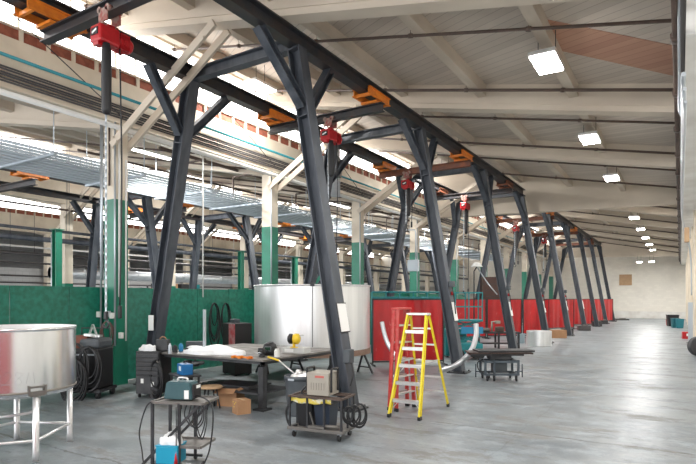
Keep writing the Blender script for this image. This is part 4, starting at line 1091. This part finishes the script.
MB().box((.0,0,.31), (.34,.28,.24), bev=.03).build('motor', GREYP, t)
MB().box((0,0,.55), (.5,.4,.1), bev=.01).build('lift_head', BLACKST, t)
for k2 in (-1,1):
    MB().tube([(k2*W4/2,0,.2),(k2*(W4/2+.17),0,.2)], .015, 8).tube([(k2*(W4/2+.17),0,.06),(k2*(W4/2+.17),0,.38)], .015, 8).build('outrigger', FR, t)
MB().tube(smooth([(-W4/2-.02,-.1,.5),(-W4/2-.15,-.1,.42),(-W4/2-.12,-.1,.25),(-W4/2,-.1,.2)]), .012, 6).build('hose', CABLE, t)
for i, (x, z, w, d, r, m_, lb) in enumerate(((-.1,.62,1.25,.5,.02,BLACKST,'lowest dark steel plate stacked on the wheeled cart'),(-.02,.665,1.5,.62,-.03,mat('rusty_plate',(.07,.045,.038),.5,.3,(.04,.03,.028),5,.8),'middle rusty steel plate stacked on the wheeled cart'),(.1,.71,1.35,.55,.05,BLACKST,'topmost steel plate stacked on the wheeled cart'))):
    v_ = Vector((q.x+x*math.cos(.54),q.y+x*math.sin(.54),z)); o = MB().box((0,0,0), (w,d,.036), bev=.004).build('steel_plate', m_); o.location = v_; o.rotation_euler = (0,0,math.radians(31)+r); tag(o, lb, 'plate', 'steel plates on the wheeled cart')

# ================================================================== SCISSOR LIFT + machinery behind
q = P(467, 17.6)
t = thing('scissor_lift', 'teal scissor lift platform behind the second leaning leg', 'scissor lift', (q.x,q.y,0), math.radians(31))
MB().box((0,0,.36), (.9,.6,.34), bev=.03).build('chassis', TEAL, t)
for x in (-.32,.32):
    for y in (-.27,.27): MB().cyl((x,y-.05,.18),(x,y+.05,.18), .18, 20).build('wheel', BLACKP, t)
for k2 in range(3):
    for y in (-.2,.2):
        MB().bar((-.38,y,.55+.24*k2),(.38,y,.75+.24*k2),.03,.045,(0,1,0)).build('scissor_arm', TEAL, t)
        MB().bar((.38,y+.03,.55+.24*k2),(-.38,y+.03,.75+.24*k2),.03,.045,(0,1,0)).build('scissor_arm', TEAL, t)
MB().box((0,0,1.26), (.9,.6,.06)).build('platform', TEAL, t)
mb = MB()
for x in (-.43,0,.43):
    for y in (-.28,.28): mb.bar((x,y,1.28),(x,y,2.15),.035,.035)
for z in (1.7,2.15):
    for y in (-.28,.28): mb.bar((-.43,y,z),(.43,y,z),.035,.035)
    for x in (-.43,.43): mb.bar((x,-.28,z),(x,.28,z),.035,.035,(1,0,0))
mb.build('railing', TEAL, t)
MB().box((.1,-.3,.95), (.7,.02,.22)).build('side_panel', mat('blue_banner',(.02,.22,.4),.4), t)
# pale lamp / white tool above lift
q = P(474,18.6)
t = thing('work_lamp', 'pale lamp on a jointed arm above the teal lift', 'lamp', (q.x,q.y,0))
MB().tube([(0,0,0.03),(0,0,2.9),(.1,0,3.05)], .025, 8).build('pole', PIPED, t)
MB().tube([(.1,0,3.05),(.5,0,2.45),(.8,0,2.1)], .02, 8).build('arm', PIPEG, t)
MB().lathe([(.03,.1),(.1,.08),(.2,-.05)], 16, (.1,0,3.1)).build('lamp_shade', WHITEP, t, solid=.005)
MB().cyl((0,0,0),(0,0,.03), .25, 20).build('base', BLACKST, t)
q = P(497, 21.5)
t = thing('machine_table', 'dark machine stand with metal parts in front of the red curtains', 'machine', (q.x,q.y,0), math.radians(31))
MB().box((0,0,.62), (1.7,.6,.06)).build('top', BLACKST, t)
for x in (-.78,0,.78):
    for y in (-.25,.25): MB().box((x,y,.3), (.07,.07,.6)).build('leg', BLACKST, t)
MB().box((.1,0,.75), (.3,.3,.2), bev=.03).build('gear_box', PIPEB, t); MB().cyl((-.3,0,.72),(-.7,0,.72), .08, 16).build('roller', STEELTOP, t)
MB().tube([(-.2,0,.65),(-.2,0,1.05),(-.05,0,1.05)], .04, 8).box((.02,0,1.03), (.2,.16,.12), bev=.02).build('arm', BEIGE, t)
MB().box((0,0,.2), (1.5,.5,.04)).build('shelf', BLACKST, t)
q = P(455, 18.3)
t = thing('teal_machine', 'teal machine cabinet partly hidden by the second leaning leg', 'machine', (q.x,q.y,0), math.radians(31))
MB().box((0,0,.5), (.7,.5,.9), bev=.02).build('body', TEAL, t); MB().box((0,-.26,.6), (.4,.02,.3)).build('panel', GREYP, t)
for sx in (-.3,.3): MB().box((sx,0,.025), (.08,.5,.05)).build('foot', BLACKST, t)

# green posts and boxes beyond partition
for i, (px, d, h, m_) in enumerate(((57,16.1,4.0,GREEN),(241,23.5,4.0,GREEN),(295,26,3.95,GREEN),(335,24,3.5,GREEN))):
    q = P(px, d); t = thing('green_post', 'free-standing green steel post behind the partition, %s from the left' % ordL[i], 'post', (q.x,q.y,0), 0, 'green posts behind the partition')
    MB().hbeam((0,0,.03),(0,0,h), .2, .2, (0,1,0), .02).build('shaft', m_, t); MB().box((0,0,.015), (.5,.5,.03)).build('base_plate', m_, t); MB().box((0,0,h+.01), (.3,.3,.02)).build('cap_plate', m_, t)
    if i != 1: MB().tube([(-.18,-.05,.1),(-.18,-.05,h-.1)], .03, 8).build('conduit', PIPEG, t)
q = P(308, 26); o = MB().bar((0,0,2.2),(.9,.5,3.6),.14,.14,(0,0,1)).build('green_brace', GREEN); o.location = (q.x,q.y,0)
bt = thing('braced_frame', 'slanting green steel brace on a short post behind the big tank', 'brace', (q.x,q.y,0)); o.parent = bt; o.location = (0,0,0); 
MB().box((0,0,1.15), (.16,.16,2.3)).build('post', GREEN, bt)
q = P(412, 24.0)
t = thing('junction_box', 'light grey junction box on the column behind the left gantry legs', 'electrical box', (q.x+.25,q.y-.4,3.4))
MB().box((0,0,0), (.5,.16,.5), bev=.01).build('box', PIPEG, t); MB().tube([(.1,.02,.25),(.1,.02,1.4),(.05,.05,1.55),(-.6,.05,1.6)], .03, 8).build('conduit', PIPEG, t)
# heater by left runway
q = P(352, 15.0)
t = thing('unit_heater', 'grey box heater with round fan hung under the roof by the crane runway', 'heater', (-9.6,14.4,6.15), .3)
MB().box((0,0,0), (.8,.6,.6), bev=.02).build('casing', GREYP, t)
MB().lathe([(0,-.03),(.2,-.03),(.24,0),(.24,.06),(.2,.06)], 24, (.0,-.36,0), axis='Y').build('fan_guard', BLACKP, t)
MB().tube([(.2,0,.3),(.2,0,1.6)], .1, 16).build('flue', DUCT, t)
for k2 in (-.35,-.1): MB().cyl((k2,0,.3),(k2,0,1.4), .012, 6).build('hanger', BLACKST, t)
# vertical duct by clerestory
t = thing('vertical_duct', 'tall silver duct beside the clerestory window behind the heater', 'duct', (-10.45,16.2,5.6))
MB().cyl((0,0,0),(0,0,2.3), .17, 20).build('duct', DUCT, t)
for z in (.5,1.2,1.9): MB().cyl((0,0,z),(0,0,z+.05), .185, 20).build('collar', DUCT, t)
# back clutter: crates, dark machines beyond partition, brown unit
q = P(491, 31); t = thing('brown_cabinet', 'tall brown metal cabinet far behind the third leaning leg', 'cabinet', (q.x,q.y,0), math.radians(31))
MB().box((0,0,1.65), (1.15,.8,3.1), bev=.02).build('body', mat('brown_metal',(.05,.022,.016),.5), t)
for i in range(7): MB().box((0,-.41,.7+.35*i), (1.1,.02,.03)).build('shelf_edge', BLACKST, t)
MB().box((0,0,.05), (1.1,.7,.1)).build('plinth', BLACKST, t)
for i, (x, y, w, h) in enumerate(((-27,22,3,2.4),(-30,26,4,2.8),(-26,32,3,2.3),(-30,37,4,2.8),(-38,30,4,3))):
    t = thing('storage_rack', 'dark storage rack deep behind the green partition, %s from the left' % ordL[i], 'rack', (x,y,0), 0, 'racks deep behind the partition')
    for sx in (-1,1):
        for sy in (-1,1): MB().box((sx*.5,sy*w/2,h/2), (.08,.08,h)).build('upright', BLACKST, t)
    for z in (.5,h*.5,h*.95):
        MB().box((0,0,z), (1.0,w,.05)).build('shelf', PIPED, t)
    for j in range(4):
        c = t.location+Vector((0,-w/2+w*(j+.5)/4,0))
        o = MB().box((0,0,h*.95+.03+.15), (.7,w/4*.7,.3), bev=.01).build('stored_box', (GREYP,CARD,BLACKP,TEAL)[j]); o.location = c; tag(o, '%s stored box on top of the %s dark rack' % (('grey','cardboard-brown','black','teal')[j], ordL[i]), 'box', 'boxes on the racks')

# ================================================================== RIGHT SIDE
for i, (px, d, w, h, m_, lb) in enumerate(((675.5,36.8,.5,.62,mat('bin_teal',(.02,.17,.2),.5,0,(.03,.1,.12),5,.5),'teal plastic bin on the floor at the right wall, front left one'),(679.5,36.4,.45,.6,mat('bin_teal2',(.02,.2,.25),.5),'teal plastic bin nearest to the right wall'),(672.5,39,.7,.8,BLACKP,'black bin behind the teal bins'),(668.5,40,.3,.42,RED,'small red container left of the teal bins'))):
    q = P(px,d); t = thing('waste_bin', lb, 'bin', q, .2)
    mb = MB().prism8([(-w*.42,-w*.42,0),(w*.42,-w*.42,0),(w*.42,w*.42,0),(-w*.42,w*.42,0),(-w/2,-w/2,h),(w/2,-w/2,h),(w/2,w/2,h),(-w/2,w/2,h)]); mb.build('tub', m_, t)
    MB().box((0,0,h), (w*1.06,w*1.06,.04), bev=.01).build('rim', m_, t)
q = P(686, 26.6); t = thing('red_toolbox', 'small red box on the floor by the right wall', 'box', q, .1)
MB().box((0,0,.17), (.34,.34,.34), bev=.01).build('body', RED, t); MB().box((.05,-.175,.2), (.1,.01,.12)).build('label', PAPER, t)
q = P(690.5, 24.0); t = thing('door_guard', 'grey upright steel guard post against the right wall', 'post', q, 0)
MB().hbeam((0,0,.02),(0,0,1.8), .22, .18, (0,1,0), .02).build('shaft', PIPEG, t); MB().box((0,0,.01), (.3,.3,.02)).build('base_plate', BLACKST, t)
q = P(699, 18.6); t = thing('rubber_wheel', 'dark round wheel edge showing at the right margin', 'wheel', (.52,q.y,.33), math.radians(31))
MB().lathe([(.12,-.1),(.3,-.1),(.33,-.06),(.33,.06),(.3,.1),(.12,.1)], 32, axis='Y').build('tyre', mat('dark_grey_rubber',(.05,.05,.055),.6), t); MB().lathe([(0,-.06),(.13,-.06),(.13,.06),(0,.06)], 24, axis='Y').build('hub', GREYP, t)
q = P(694, 20.2); t = thing('wall_box', 'brown box mounted high on the right wall', 'box', (.1,q.y-1.5,4.2)); MB().box((0.1,0,0), (.15,.35,.5), bev=.01).build('box', WOOD, t)

# ================================================================== WORLD, SUN, CAMERA
w = bpy.data.worlds.new('overcast'); bpy.context.scene.world = w; w.use_nodes = True
bg = w.node_tree.nodes['Background']; bg.inputs['Color'].default_value = (.97,.98,1,1); bg.inputs['Strength'].default_value = 1.95
cam = bpy.data.cameras.new('camera'); co = bpy.data.objects.new('camera', cam); C.objects.link(co)
co.location = (0,0,EYE); co.rotation_euler = (math.radians(90), 0, math.radians(31.5))
cam.sensor_width = 36; cam.sensor_fit = 'HORIZONTAL'; cam.lens = F_/696*36; cam.shift_y = (HY-232)/696; cam.clip_start = .05; cam.clip_end = 300
sc = bpy.context.scene; sc.camera = co
sc.view_settings.view_transform = 'Standard'; sc.view_settings.look = 'None'; sc.view_settings.gamma = 1; sc.view_settings.use_curve_mapping = False
sc.view_settings.exposure = 0.82
sc.cycles.max_bounces = 8; sc.cycles.diffuse_bounces = 5; sc.cycles.use_denoising = True
